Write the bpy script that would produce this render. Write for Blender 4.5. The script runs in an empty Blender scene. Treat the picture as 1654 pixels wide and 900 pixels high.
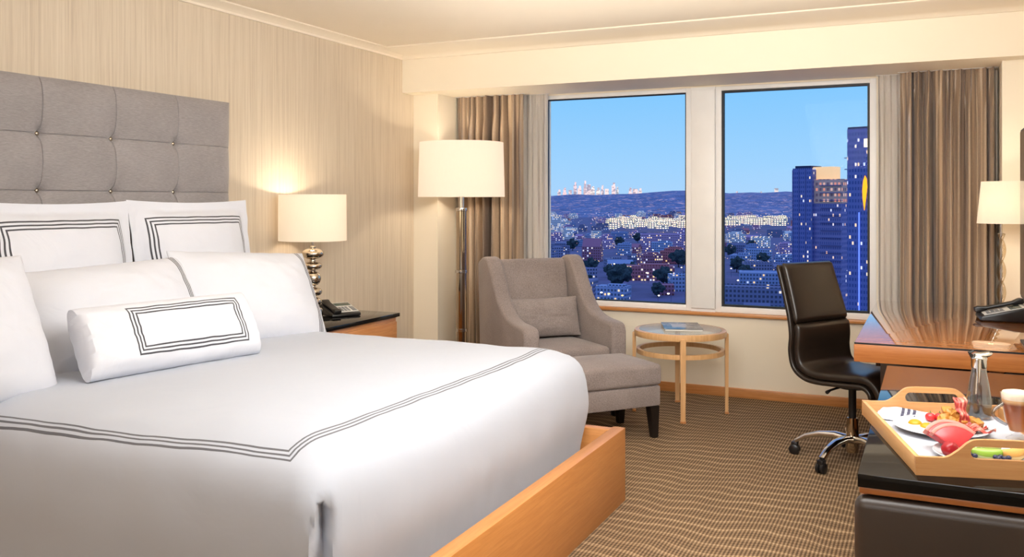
import bpy, bmesh, math, random
from mathutils import Vector, Matrix, noise as mnoise
random.seed(7)
sc = bpy.context.scene
COL = sc.collection
PI = math.pi
def rad(a): return math.radians(a)

# ------------------------------------------------------------------ camera
YAW = math.atan(678/1440)
DV = (-math.sin(YAW), math.cos(YAW)); RV = (math.cos(YAW), math.sin(YAW))
cam = bpy.data.cameras.new('camera'); co = bpy.data.objects.new('camera', cam); COL.objects.link(co)
co.location = (0, 0, 1.4); co.rotation_euler = (PI/2, 0, YAW)
cam.sensor_width = 36; cam.lens = 36*1440/1654
cam.shift_y = -(450-325)/1654
cam.clip_start = .05; cam.clip_end = 30000
sc.camera = co
def ground(px, py, z):                       # point of the place, used only to lay the city out
    d = 1440*(1.4-z)/(py-325); l = (px-827)/1440*d
    return (RV[0]*l+DV[0]*d, RV[1]*l+DV[1]*d)
def ray(px, d):
    l = (px-827)/1440*d
    return (RV[0]*l+DV[0]*d, RV[1]*l+DV[1]*d)

# ------------------------------------------------------------------ materials
def lin(c):
    return tuple(((v/255)/12.92 if v/255 <= .04045 else ((v/255+.055)/1.055)**2.4) for v in c[:3])+(1,)
class NT:
    def __init__(s, name):
        s.m = bpy.data.materials.new(name); s.m.use_nodes = True
        s.t = s.m.node_tree; s.b = s.t.nodes['Principled BSDF']; s.out = s.t.nodes['Material Output']
    def n(s, typ, **kw):
        nd = s.t.nodes.new(typ)
        for k, v in kw.items():
            if k in nd.inputs.keys() and not hasattr(nd, k): s.set(nd.inputs[k], v)
            else: setattr(nd, k, v)
        return nd
    def set(s, inp, v):
        if isinstance(v, bpy.types.NodeSocket): s.t.links.new(v, inp)
        else: inp.default_value = v
    def math(s, op, a, b=0.0, c=0.0):
        nd = s.t.nodes.new('ShaderNodeMath'); nd.operation = op
        for i, v in enumerate((a, b, c)): s.set(nd.inputs[i], v)
        return nd.outputs[0]
    def mix(s, f, a, b):
        nd = s.t.nodes.new('ShaderNodeMix'); nd.data_type = 'RGBA'
        s.set(nd.inputs[0], f); s.set(nd.inputs[6], a); s.set(nd.inputs[7], b)
        return nd.outputs[2]
    def obj(s): return s.t.nodes.new('ShaderNodeTexCoord').outputs['Object']
    def pos(s): return s.t.nodes.new('ShaderNodeNewGeometry').outputs['Position']
    def map(s, vec, scale=(1,1,1), rot=(0,0,0), loc=(0,0,0)):
        nd = s.t.nodes.new('ShaderNodeMapping'); s.set(nd.inputs['Vector'], vec)
        nd.inputs['Scale'].default_value = scale; nd.inputs['Rotation'].default_value = rot; nd.inputs['Location'].default_value = loc
        return nd.outputs[0]
    def noise(s, vec, scale=5, detail=3, rough=.5, dist=0):
        nd = s.t.nodes.new('ShaderNodeTexNoise'); s.set(nd.inputs['Vector'], vec)
        nd.inputs['Scale'].default_value = scale; nd.inputs['Detail'].default_value = detail
        nd.inputs['Roughness'].default_value = rough; nd.inputs['Distortion'].default_value = dist
        return nd.outputs['Fac']
    def ramp(s, f, stops):
        nd = s.t.nodes.new('ShaderNodeValToRGB'); s.set(nd.inputs[0], f)
        e = nd.color_ramp.elements
        while len(e) < len(stops): e.new(.5)
        for k, (p, c) in enumerate(stops): e[k].position = p; e[k].color = c
        return nd.outputs[0]
    def bump(s, h, strength=.3, dist=.005):
        nd = s.t.nodes.new('ShaderNodeBump'); s.set(nd.inputs['Height'], h)
        nd.inputs['Strength'].default_value = strength; nd.inputs['Distance'].default_value = dist
        s.set(s.b.inputs['Normal'], nd.outputs[0])
    def p(s, **kw):
        for k, v in kw.items():
            k = k.replace('_', ' ')
            s.set(s.b.inputs[k], v)
        return s
def plain(name, c, rough=.5, metal=0, var=.04, **kw):
    t = NT(name); base = lin(c)
    dk = tuple(v*(1-var*2) for v in base[:3])+(1,)
    f = t.noise(t.obj(), 9, 3)
    t.p(Base_Color=t.mix(f, dk, base), Roughness=rough, Metallic=metal, **kw)
    return t.m
def wood(name, c1, c2, axis=0, rough=.3, scale=6, coat=.15):
    t = NT(name); sc3 = [14, 14, 14]; sc3[axis] = .7
    v = t.map(t.obj(), tuple(sc3))
    f = t.noise(v, scale, 6, .6, .6)
    g = t.noise(t.map(t.obj(), tuple(x*5 for x in sc3)), 9, 2)
    ff = t.math('ADD', t.math('MULTIPLY', f, .8), t.math('MULTIPLY', g, .2))
    t.p(Base_Color=t.ramp(ff, [(.3, lin(c1)), (.7, lin(c2))]), Roughness=rough, Coat_Weight=coat, Coat_Roughness=.15)
    return t.m
def fabric(name, c1, c2, scale=220, rough=.9, bump=.25, stretch=(1,1,1), sheen=.2):
    t = NT(name); o = t.obj()
    v = t.map(o, stretch)
    f = t.noise(v, scale, 2, .7)
    l = t.noise(o, 6, 3)
    ff = t.math('ADD', t.math('MULTIPLY', f, .7), t.math('MULTIPLY', l, .3))
    t.p(Base_Color=t.ramp(ff, [(.35, lin(c1)), (.65, lin(c2))]), Roughness=rough, Sheen_Weight=sheen)
    t.bump(f, bump, .002)
    return t.m
def linen(name, c=(208, 210, 220), border=None, bar=None, ink=(70, 70, 76), wrinkle=.35, wsc=7, shear=None, zmin=None):
    """white bedding; border=(cx,cy,a,b,gap,width): three stitched rectangles; bar=(x0,gap,width): three stitched bars"""
    t = NT(name); o = t.obj(); base = lin(c)
    col = base
    sp = t.t.nodes.new('ShaderNodeSeparateXYZ'); t.set(sp.inputs[0], o)
    wob = t.math('MULTIPLY', t.math('SUBTRACT', t.noise(o, 5, 2), .5), .012)
    if border:
        cx, cy, a, b, gap, w = border
        dx = t.math('SUBTRACT', t.math('ABSOLUTE', t.math('SUBTRACT', t.math('ADD', sp.outputs[0], wob), cx)), a)
        yv = t.math('ADD', sp.outputs[1], wob)
        if shear: yv = t.math('ADD', yv, t.math('MULTIPLY', t.math('SUBTRACT', sp.outputs[0], shear[1]), shear[0]))
        dy = t.math('SUBTRACT', t.math('ABSOLUTE', t.math('SUBTRACT', yv, cy)), b)
        d = t.math('MAXIMUM', dx, dy)
    elif bar:
        x0, gap, w = bar
        d = t.math('SUBTRACT', t.math('ADD', sp.outputs[0], wob), x0)
    if border or bar:
        msk = 0.0
        for k in range(3):
            m = t.math('LESS_THAN', t.math('ABSOLUTE', t.math('ADD', d, gap*k)), w)
            msk = m if k == 0 else t.math('MAXIMUM', msk, m)
        top = t.math('GREATER_THAN', sp.outputs[2], zmin if zmin is not None else (-.012 if bar else -.03))
        msk = t.math('MULTIPLY', msk, top)
        col = t.mix(msk, base, lin(ink))
    t.p(Base_Color=col, Roughness=.85, Sheen_Weight=.15)
    h = t.math('ADD', t.math('MULTIPLY', t.noise(o, wsc, 3, .5, .8), 1.0), t.math('MULTIPLY', t.noise(o, 300, 1), .02))
    t.bump(h, wrinkle, .02)
    return t.m
def glow(name, c, e, strength, rough=.7, trans=.0):
    t = NT(name); t.p(Base_Color=lin(c), Roughness=rough, Emission_Color=lin(e), Emission_Strength=strength)
    return t.m
def chrome(name, c=(215, 212, 208), rough=.07):
    t = NT(name); o = t.obj()
    t.p(Base_Color=lin(c), Metallic=1.0, Roughness=t.math('ADD', rough, t.math('MULTIPLY', t.noise(o, 20), .04)))
    return t.m
def shade_mat(name, c=(214, 206, 192), e=(255, 234, 208), st=.40):
    t = NT(name); o = t.obj()
    nt = t.t
    dif = nt.nodes.new('ShaderNodeBsdfDiffuse'); dif.inputs[0].default_value = lin(c)
    tr = nt.nodes.new('ShaderNodeBsdfTranslucent'); tr.inputs[0].default_value = lin(c)
    mx = nt.nodes.new('ShaderNodeMixShader'); mx.inputs[0].default_value = .45
    nt.links.new(dif.outputs[0], mx.inputs[1]); nt.links.new(tr.outputs[0], mx.inputs[2])
    em = nt.nodes.new('ShaderNodeEmission')
    f = t.noise(t.map(o, (1, 1, .15)), 160, 2)
    em.inputs[1].default_value = st; t.set(em.inputs[0], t.mix(f, lin(tuple(v*.96 for v in e)), lin(e)))
    ad = nt.nodes.new('ShaderNodeAddShader'); nt.links.new(mx.outputs[0], ad.inputs[0]); nt.links.new(em.outputs[0], ad.inputs[1])
    nt.links.new(ad.outputs[0], t.out.inputs[0]); nt.nodes.remove(t.b)
    return t.m
def glass_mat(name, tint=(250, 252, 255), refl=1.0, rough=0.0):
    """thin clear pane: see-through with a Fresnel reflection"""
    t = NT(name); nt = t.t
    tr = nt.nodes.new('ShaderNodeBsdfTransparent'); tr.inputs[0].default_value = lin(tint)
    gl = nt.nodes.new('ShaderNodeBsdfGlossy'); gl.inputs['Roughness'].default_value = rough
    lw = nt.nodes.new('ShaderNodeLayerWeight'); lw.inputs[0].default_value = .5
    fz = t.math('ADD', .035, t.math('MULTIPLY', t.math('POWER', lw.outputs['Facing'], 5.0), .9))
    mx = nt.nodes.new('ShaderNodeMixShader'); t.set(mx.inputs[0], t.math('MINIMUM', t.math('MULTIPLY', fz, refl), 1.0))
    nt.links.new(tr.outputs[0], mx.inputs[1]); nt.links.new(gl.outputs[0], mx.inputs[2])
    nt.links.new(mx.outputs[0], t.out.inputs[0]); nt.nodes.remove(t.b)
    return t.m

MT = {}
# ---- room
t = NT('cream_paint'); o = t.pos()
t.p(Base_Color=t.mix(t.noise(o, 3, 3), lin((248, 237, 215)), lin((250, 240, 220))), Roughness=.75); t.bump(t.noise(o, 90, 2), .05, .002); MT['cream'] = t.m
t = NT('ceiling_paint'); o = t.pos()
t.p(Base_Color=t.mix(t.noise(o, 2, 3), lin((240, 228, 208)), lin((244, 233, 214))), Roughness=.85); MT['ceil'] = t.m
t = NT('wallpaper'); o = t.pos()
a = t.noise(t.map(o, (1, 26, .45)), 2.2, 5, .65, .5)
b = t.noise(t.map(o, (1, 120, 1.6)), 2.0, 3, .7, .4)
f = t.math('ADD', t.math('MULTIPLY', a, .55), t.math('MULTIPLY', b, .45))
t.p(Base_Color=t.ramp(f, [(.28, lin((188, 170, 149))), (.5, lin((214, 199, 177))), (.74, lin((226, 213, 194)))]), Roughness=.6, Specular_IOR_Level=.35)
t.bump(b, .12, .002); MT['paper'] = t.m
t = NT('carpet'); o = t.pos()
sx = t.t.nodes.new('ShaderNodeSeparateXYZ'); t.set(sx.inputs[0], o)
warp = t.math('ADD', t.math('MULTIPLY', t.math('SUBTRACT', t.noise(t.map(o, (1, .55, 1)), 1.9, 2), .5), .34), t.math('MULTIPLY', t.math('SUBTRACT', t.noise(o, 7, 1), .5), .03))
yy = t.math('ADD', sx.outputs[1], warp)
band = t.math('ADD', t.math('MULTIPLY', t.math('SINE', t.math('MULTIPLY', yy, 2*PI/.085)), .5), .5)
rib = t.math('ADD', t.math('MULTIPLY', t.math('SINE', t.math('MULTIPLY', yy, 2*PI/.021)), .5), .5)
colm = t.math('ADD', t.math('MULTIPLY', t.math('SINE', t.math('MULTIPLY', sx.outputs[0], 2*PI/.0155)), .5), .5)
dots = t.math('MULTIPLY', colm, rib)
fine = t.noise(o, 130, 2)
f = t.math('ADD', t.math('ADD', t.math('MULTIPLY', t.math('POWER', band, 4.0), t.math('MULTIPLY', t.noise(o, 2.3, 3), .50)), t.math('MULTIPLY', colm, .42)), t.math('ADD', t.math('MULTIPLY', rib, .12), t.math('MULTIPLY', fine, .22)))
t.p(Base_Color=t.ramp(f, [(.12, lin((80, 64, 48))), (.5, lin((140, 115, 88))), (.9, lin((196, 168, 134)))]), Roughness=.95, Specular_IOR_Level=.1)
t.bump(t.math('ADD', dots, t.math('MULTIPLY', fine, .4)), .5, .006); MT['carpet'] = t.m
MT['maple'] = wood('golden_maple', (190, 124, 68), (222, 158, 98), 1, .32)
MT['maple_x'] = wood('golden_maple_across', (190, 124, 68), (222, 158, 98), 0, .32)
MT['maple_z'] = wood('golden_maple_upright', (184, 118, 66), (214, 150, 92), 2, .32)
MT['bedwood'] = wood('bed_maple', (192, 124, 62), (214, 148, 84), 1, .4)
MT['bedwood_x'] = wood('bed_maple_across', (192, 124, 62), (214, 148, 84), 0, .4)
MT['tablewood'] = wood('light_beech', (208, 158, 104), (232, 188, 136), 2, .35)
MT['deskwood'] = wood('desk_cherry', (156, 90, 44), (184, 118, 64), 0, .3)
MT['deskdark'] = wood('desk_shadow_wood', (48, 27, 15), (64, 37, 22), 0, .4)  # dark cherry: shade of the desk recess put into the colour
MT['traywood'] = wood('tray_bamboo', (196, 142, 86), (216, 168, 112), 1, .4)
MT['white_frame'] = plain('white_window_frame', (252, 250, 247), .4)
MT['gasket'] = plain('black_gasket', (20, 20, 22), .5)
MT['pane'] = glass_mat('window_glass', (255, 255, 255), .035)
t = NT('pale_table_glass'); t.p(Base_Color=t.mix(t.noise(t.obj(), 6, 2), lin((206, 212, 208)), lin((216, 220, 216))), Roughness=.12, Alpha=.45, Specular_IOR_Level=.5); MT['tableglass'] = t.m  # half-transparent glass with a pale grey base colour
MT['drinkglass'] = glass_mat('drinking_glass', (254, 254, 255), .9)
MT['handleglass'] = glass_mat('thick_glass', (206, 210, 214), 3.6)
MT['carafeglass'] = glass_mat('carafe_glass', (232, 236, 240), 3.4)
# ---- soft goods
MT['headboard'] = fabric('grey_headboard_cloth', (134, 128, 128), (156, 150, 150), 190, .55, .06, (1, .2, 1.8), .3)
MT['armchair'] = fabric('taupe_tweed', (124, 112, 108), (160, 147, 142), 170, .95, .3)
MT['lumbar'] = fabric('taupe_tweed_pillow', (126, 115, 112), (165, 153, 148), 170, .95, .3)
MT['drape_plain'] = fabric('taupe_satin_drape', (166, 145, 124), (186, 165, 143), 260, .36, .06, (1, 1, .35), .4)
t = NT('taupe_satin_fold_tone_drape'); o = t.obj()  # upright streaks put light and dark of the folds into the colour
f = t.noise(t.map(o, (1, .15, .012)), 34, 2, .6, .1); g = t.noise(t.map(o, (1, 1, .3)), 300, 2)
t.p(Base_Color=t.ramp(t.math('ADD', t.math('MULTIPLY', f, .9), t.math('MULTIPLY', g, .1)), [(.36, lin((104, 88, 78))), (.5, lin((158, 136, 114))), (.62, lin((196, 172, 144)))]), Roughness=.36, Sheen_Weight=.2, Specular_IOR_Level=.5)
t.bump(g, .05, .001); MT['drape'] = t.m
t = NT('sheer_voile'); nt = t.t
tr = nt.nodes.new('ShaderNodeBsdfTransparent'); df = nt.nodes.new('ShaderNodeBsdfDiffuse'); df.inputs[0].default_value = lin((238, 232, 224))
tl = nt.nodes.new('ShaderNodeBsdfTranslucent'); tl.inputs[0].default_value = lin((238, 232, 224))
m1 = nt.nodes.new('ShaderNodeMixShader'); m1.inputs[0].default_value = .35; nt.links.new(df.outputs[0], m1.inputs[1]); nt.links.new(tl.outputs[0], m1.inputs[2])
m2 = nt.nodes.new('ShaderNodeMixShader'); t.set(m2.inputs[0], t.math('ADD', .80, t.math('MULTIPLY', t.noise(t.obj(), 400, 1), .15))); nt.links.new(tr.outputs[0], m2.inputs[1]); nt.links.new(m1.outputs[0], m2.inputs[2])
nt.links.new(m2.outputs[0], t.out.inputs[0]); nt.nodes.remove(t.b); MT['sheer'] = t.m
def leather(name, c1, c2, rough=.35):
    t = NT(name); o = t.obj()
    f = t.noise(o, 5, 3); g = t.noise(o, 180, 2)
    t.p(Base_Color=t.mix(f, lin(c1), lin(c2)), Roughness=rough, Specular_IOR_Level=.6); t.bump(g, .12, .001); return t.m
MT['leather'] = leather('black_leather', (24, 18, 15), (42, 31, 22), .33)
MT['leather_brown'] = leather('dark_brown_leather', (42, 32, 25), (56, 43, 34), .4)
# ---- hard goods
MT['chrome'] = chrome('polished_chrome')
MT['mercury'] = chrome('mercury_glass', (206, 194, 178), .09)
MT['darkchrome'] = chrome('smoked_mirror', (186, 172, 154), .06)
MT['black'] = plain('black_plastic', (24, 23, 24), .35)
MT['blackleg'] = plain('espresso_leg', (26, 20, 18), .35)
MT['stone'] = plain('black_stone_top', (10, 10, 11), .05, 0, .1, Specular_IOR_Level=.35)
MT['greyplate'] = plain('phone_label_paper', (205, 204, 200), .6)
MT['button'] = plain('phone_button', (120, 122, 126), .5)
MT['screenlcd'] = plain('phone_display', (70, 84, 78), .2)
MT['shade'] = shade_mat('ivory_lampshade')
MT['shadefl'] = shade_mat('ivory_floor_lampshade', (214, 206, 194), (255, 236, 214), .46)
MT['tvscreen'] = plain('dark_screen', (8, 9, 12), .06, 0, .0)
MT['crystal'] = glass_mat('crystal_stem', (236, 226, 208), 2.2, .05)
MT['crockery'] = plain('white_porcelain', (206, 207, 210), .15)
# ------------------------------------------------------------------ mesh helpers
class MB:
    def __init__(s): s.bm = bmesh.new()
    def box(s, x0, x1, y0, y1, z0, z1, bev=0, seg=2):
        bm = bmesh.new()
        bmesh.ops.create_cube(bm, size=1)
        for v in bm.verts: v.co = Vector(((x0+x1)/2+v.co.x*(x1-x0), (y0+y1)/2+v.co.y*(y1-y0), (z0+z1)/2+v.co.z*(z1-z0)))
        if bev: bmesh.ops.bevel(bm, geom=bm.edges[:], offset=bev, segments=seg, profile=.5, affect='EDGES', clamp_overlap=True)
        s.add(bm); return s
    def add(s, bm, mat=None):
        if mat: bmesh.ops.transform(bm, matrix=mat, verts=bm.verts)
        me = bpy.data.meshes.new('tmp'); bm.to_mesh(me); bm.free(); s.bm.from_mesh(me); bpy.data.meshes.remove(me); return s
    def lathe(s, prof, seg=40, loc=(0,0,0), cap=True):
        bm = bmesh.new(); rings = []
        for r, z in prof:
            if r < 1e-5: rings.append([bm.verts.new((loc[0], loc[1], loc[2]+z))])
            else: rings.append([bm.verts.new((loc[0]+r*math.cos(2*PI*k/seg), loc[1]+r*math.sin(2*PI*k/seg), loc[2]+z)) for k in range(seg)])
        for a, b in zip(rings, rings[1:]):
            for k in range(seg):
                k2 = (k+1) % seg
                if len(a) == 1 and len(b) == 1: continue
                if len(a) == 1: bm.faces.new((a[0], b[k2], b[k]))
                elif len(b) == 1: bm.faces.new((a[k], a[k2], b[0]))
                else: bm.faces.new((a[k], a[k2], b[k2], b[k]))
        if cap:
            if len(rings[0]) > 1: bm.faces.new(rings[0][::-1])
            if len(rings[-1]) > 1: bm.faces.new(rings[-1])
        s.add(bm); return s
    def tube(s, pts, r, seg=10, closed=False):
        bm = bmesh.new(); n = len(pts); rings = []
        P = [Vector(p) for p in pts]; R = r if hasattr(r, '__len__') else [r]*n
        prev = None
        for i in range(n):
            if closed: tg = P[(i+1) % n]-P[i-1]
            else: tg = P[min(i+1, n-1)]-P[max(i-1, 0)]
            tg.normalize()
            ref = Vector((0, 0, 1)) if abs(tg.z) < .95 else Vector((1, 0, 0))
            if prev is None: nx = tg.cross(ref).normalized()
            else:
                nx = prev-tg*prev.dot(tg); nx.normalize()
            prev = nx; ny = tg.cross(nx)
            rings.append([bm.verts.new(P[i]+(nx*math.cos(2*PI*k/seg)+ny*math.sin(2*PI*k/seg))*R[i]) for k in range(seg)])
        for i in range(n if closed else n-1):
            a, b = rings[i], rings[(i+1) % n]
            for k in range(seg): bm.faces.new((a[k], a[(k+1) % seg], b[(k+1) % seg], b[k]))
        if not closed: bm.faces.new(rings[0][::-1]); bm.faces.new(rings[-1])
        s.add(bm); return s
    def prism(s, poly, axis, a, b, bev=0, seg=2):
        """poly: 2-D outline in the plane of the two other axes, extruded along axis from a to b"""
        bm = bmesh.new()
        def mk(p, t):
            if axis == 0: return (t, p[0], p[1])
            if axis == 1: return (p[0], t, p[1])
            return (p[0], p[1], t)
        A = [bm.verts.new(mk(p, a)) for p in poly]; Bv = [bm.verts.new(mk(p, b)) for p in poly]
        n = len(poly)
        fa = bm.faces.new(A); fb = bm.faces.new(Bv[::-1])
        for k in range(n): bm.faces.new((A[k], Bv[k], Bv[(k+1) % n], A[(k+1) % n]))
        bmesh.ops.recalc_face_normals(bm, faces=bm.faces[:])
        if bev:
            ed = [e for e in bm.edges if len(e.link_faces) == 2 and e.calc_face_angle(0) > rad(35)]
            bmesh.ops.bevel(bm, geom=ed, offset=bev, segments=seg, profile=.5, affect='EDGES', clamp_overlap=True)
        s.add(bm); return s
    def grid(s, f, nu, nv, wrapu=False, wrapv=False):
        bm = bmesh.new()
        vs = [[bm.verts.new(f(i/(nu if wrapu else nu-1), j/(nv if wrapv else nv-1))) for j in range(nv)] for i in range(nu)]
        for i in range(nu if wrapu else nu-1):
            for j in range(nv if wrapv else nv-1):
                i2, j2 = (i+1) % nu, (j+1) % nv
                bm.faces.new((vs[i][j], vs[i2][j], vs[i2][j2], vs[i][j2]))
        s.add(bm); return s
    def xf(s, m):
        bmesh.ops.transform(s.bm, matrix=m, verts=s.bm.verts); return s
    def build(s, name, mat, parent=None, smooth=True, ang=38, recalc=True, loc=None, fix=1e-6):
        bm = s.bm
        bmesh.ops.remove_doubles(bm, verts=bm.verts[:], dist=fix)
        if recalc: bmesh.ops.recalc_face_normals(bm, faces=bm.faces[:])
        if smooth:
            for f in bm.faces: f.smooth = True
            for e in bm.edges:
                if len(e.link_faces) == 2 and e.calc_face_angle(0) > rad(ang): e.smooth = False
        me = bpy.data.meshes.new(name); bm.to_mesh(me); bm.free()
        if mat: me.materials.append(MT[mat] if isinstance(mat, str) else mat)
        o = bpy.data.objects.new(name, me); COL.objects.link(o)
        if parent: o.parent = parent
        if loc: o.location = loc
        return o
def tag(o, label, cat, group=None):
    o['label'] = label; o['category'] = cat
    if group: o['group'] = group
    return o
def thing(name, label, cat, loc=(0,0,0), rz=0, group=None):
    o = bpy.data.objects.new(name, None); COL.objects.link(o)
    o.location = loc; o.rotation_euler = (0, 0, rz); o.empty_display_size = .1
    return tag(o, label, cat, group)
def struct(o, label=None):
    o['kind'] = 'structure'
    if label: o['label'] = label
    return o
def dup(root, loc, rz=None, label=None, group=None, scale=None):
    r = root.copy(); COL.objects.link(r); r.location = loc
    if rz is not None: r.rotation_euler = (0, 0, rz)
    if scale: r.scale = scale
    if label: r['label'] = label
    if group: r['group'] = group
    for ch in list(root.children):
        c = ch.copy(); COL.objects.link(c); c.parent = r
        for g in list(ch.children):
            d = g.copy(); COL.objects.link(d); d.parent = c
    return r
def smooth(a, b, x):
    k = max(0, min(1, (x-a)/(b-a))); return k*k*(3-2*k)
def fbm(x, y, z=0): return mnoise.noise(Vector((x, y, z)))

# ------------------------------------------------------------------ room shell
XL, XR, YW, YC = -3.7, .52, 6.44, 2.53       # left wall, right wall, window wall, ceiling height
struct(MB().box(XL-.1, 2.2, -2.1, YW+.2, -.1, 0).build('floor', 'carpet', smooth=False), 'brown and tan wavy ribbed carpet')
struct(MB().box(XL-.1, 2.2, -2.1, YW+.2, YC, YC+.1).build('ceiling', 'ceil', smooth=False))
struct(MB().box(XL-.1, XL, -2.1, YW+.2, 0, YC).build('wall_left', 'paper', smooth=False), 'taupe streaked wallpaper wall behind the bed')
struct(MB().box(XR, XR+.12, 1.7, YW+.2, 0, YC).build('wall_right', 'cream', smooth=False))
struct(MB().box(XR+.12, 2.2, 1.58, 1.7, 0, YC).build('wall_entry', 'cream', smooth=False))
struct(MB().box(2.1, 2.2, -2.1, 1.58, 0, YC).build('wall_side', 'cream', smooth=False))
struct(MB().box(XL, 2.1, -2.1, -2.0, 0, YC).build('wall_back', 'cream', smooth=False))
# window wall: below the sill, piers, head
WX0, WXA, WXB, WX1 = -2.78, -1.61, -1.375, -.335
struct(MB().box(XL, XR, YW, YW+.2, 0, .585).build('wall_window', 'cream', smooth=False), 'cream wall below the windows')
struct(MB().box(XL, WX0, YW, YW+.2, .585, YC).build('wall_window_left', 'cream', smooth=False))
struct(MB().box(WX1, XR, YW, YW+.2, .585, YC).build('wall_window_right', 'cream', smooth=False))
struct(MB().box(WX0, WX1, YW, YW+.2, 2.225, YC).build('wall_window_head', 'cream', smooth=False))
# soffit, cornice, piers, sill, skirting
struct(MB().box(XL, XR, 5.87, YW, 2.235, YC).build('trim_1', 'cream', smooth=False), 'cream soffit box over the windows')
struct(MB().prism([(5.87, 2.49), (5.87, YC), (5.50, YC), (5.50, 2.522), (5.52, 2.516), (5.80, 2.514), (5.835, 2.505), (5.85, 2.49)], 0, XL, XR).build('trim_2', 'ceil'), 'cornice along the soffit')
struct(MB().prism([(XL, 2.488), (XL, YC), (XL+.10, YC), (XL+.10, 2.522), (XL+.045, 2.514), (XL+.022, 2.50), (XL+.018, 2.488)], 1, -2, 5.86).build('trim_3', 'ceil'), 'cornice along the wallpapered wall')
struct(MB().box(XL, -3.48, 6.035, YW, 0, 2.235).build('wall_pier_left', 'cream', smooth=False), 'cream pier left of the curtain')
struct(MB().box(.378, XR, 6.035, YW, 0, 2.235).build('wall_pier_right', 'cream', smooth=False), 'cream pier right of the curtain')
struct(MB().box(-2.95, -.2, YW-.035, YW+.03, .575, .600, .006).build('trim_4', 'maple_x'), 'narrow maple window sill')
struct(MB().box(-3.48, .378, YW-.015, YW, 0, .068, .003).build('baseboard_window', 'maple_x'), 'maple baseboard under the windows')
struct(MB().box(XL, XL+.014, -2, 6.035, 0, .068, .003).build('baseboard_left', 'maple'))
struct(MB().box(XR-.014, XR, 1.7, 6.035, 0, .068, .003).build('baseboard_right', 'maple'))
# windows
def window(n, x0, x1, gk=.010):
    w = bpy.data.objects.new('window_%d' % n, None); COL.objects.link(w); w.location = (0, YW, .6); w['kind'] = 'structure'
    z0, z1 = .0, 1.625
    fr = .042
    m = MB()
    m.box(x0, x0+fr, .0, .07, z0, z1, .004).box(x1-fr, x1, .0, .07, z0, z1, .004)
    m.box(x0+fr-.002, x1-fr+.002, .0, .07, z0, z0+fr, .004).box(x0+fr-.002, x1-fr+.002, .0, .07, z1-.03, z1, .004)
    m.build('window_frame', 'white_frame', w)
    g = MB(); k = gk; a, b, c, d = x0+fr-.002, x1-fr+.002, z0+fr-.002, z1-.03+.002
    g.box(a, a+k, .012, .05, c, d).box(b-k, b, .012, .05, c, d).box(a+k, b-k, .012, .05, c, c+k).box(a+k, b-k, .012, .05, d-k, d)
    g.build('gasket', 'gasket', w, smooth=False)
    MB().box(a+k-.001, b-k+.001, .028, .034, c+k-.001, d-k+.001).build('pane', 'pane', w, smooth=False)
    return w
window(1, WX0, WXA+.025)
window(2, WXB-.035, WX1, .017)
m = MB().box(WXA+.025, WXB-.035, YW-.012, YW+.12, .60, 2.225)
struct(m.box(WXA+.03, WXA+.20, YW-.03, YW-.01, .625, 2.205, .003).build('trim_5', 'white_frame'), 'white mullion panel between the windows')
# ------------------------------------------------------------------ curtains
def curtain(name, label, x0, x1, y, z0, z1, folds, amp, mat, cat='curtain', seed=1, group=None, sub=None):
    rnd = random.Random(seed)
    ph = [rnd.uniform(0, 6.28) for _ in range(6)]; fr = [folds*(1+.0*k) for k in range(6)]
    L = x1-x0
    def uu_(u, v): return u+.012*math.sin(u*17+ph[0])+.008*math.sin(u*31+ph[1])+.010*math.sin(3*v+u*9+ph[2])*(1-v)
    def wave(u, v):
        # u across 0..1, v height 0..1 ; uneven folds, pinched at the top
        uu = u+.012*math.sin(u*17+ph[0])+.008*math.sin(u*31+ph[1])+.010*math.sin(3*v+u*9+ph[2])*(1-v)
        a = amp*(.62+.30*math.sin(u*8.3+ph[3])+.14*math.sin(u*21+ph[4]))
        top = smooth(.86, .97, v)
        w = math.sin(2*PI*folds*uu)
        w = math.copysign(abs(w)**.75, w)+.20*math.sin(2*PI*folds*2.3*uu+ph[5])
        pin = .35*math.sin(2*PI*folds*2*uu)
        return a*(w*(1-.45*top)+pin*top)+.004*math.sin(9*v+u*23)
    def f(u, v):
        z = z0+(z1-z0)*v
        return (x0+.012+(L-.024)*u+.5*L/folds/(2*PI)*math.cos(2*PI*folds*uu_(u, v))*(1-.4*smooth(.86, .97, v)), y+wave(u, v), z)
    nu, nv = int(folds*18)+2, 46
    m = MB(); m.grid(f, nu, nv)
    m.grid(lambda u, v: (f(u, v)[0], f(u, v)[1]+.003, f(u, v)[2]), nu, nv)
    o = thing(name, label, cat, (0, 0, 0), 0, group)
    c = m.build('drape' if mat == 'drape' else 'voile', mat, o, ang=80)
    # heading tape and track carriers: what the cloth hangs by
    h = MB(); h.box(x0, x1, y-.008, y+.008, z1+.0003, z1+.0036); h.build('curtain_track', 'white_frame', o)
    return o
curtain('curtain', 'heavy taupe satin curtain gathered left of the windows, behind the floor lamp', -3.47, -2.86, 6.298, .02, 2.231, 8, .066, 'drape', seed=3)
curtain('curtain', 'heavy taupe satin curtain gathered right of the windows, behind the desk', -.20, .372, 6.298, .02, 2.231, 9, .066, 'drape', seed=9)
curtain('sheer_curtain', 'pale sheer curtain bunched between the left taupe curtain and the glass', -2.95, -2.69, 6.385, .02, 2.231, 5, .016, 'sheer', 'sheer curtain', 5)
curtain('sheer_curtain', 'pale sheer curtain bunched between the right window and the right taupe curtain', -.335, -.12, 6.385, .02, 2.231, 5, .016, 'sheer', 'sheer curtain', 6)

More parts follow.
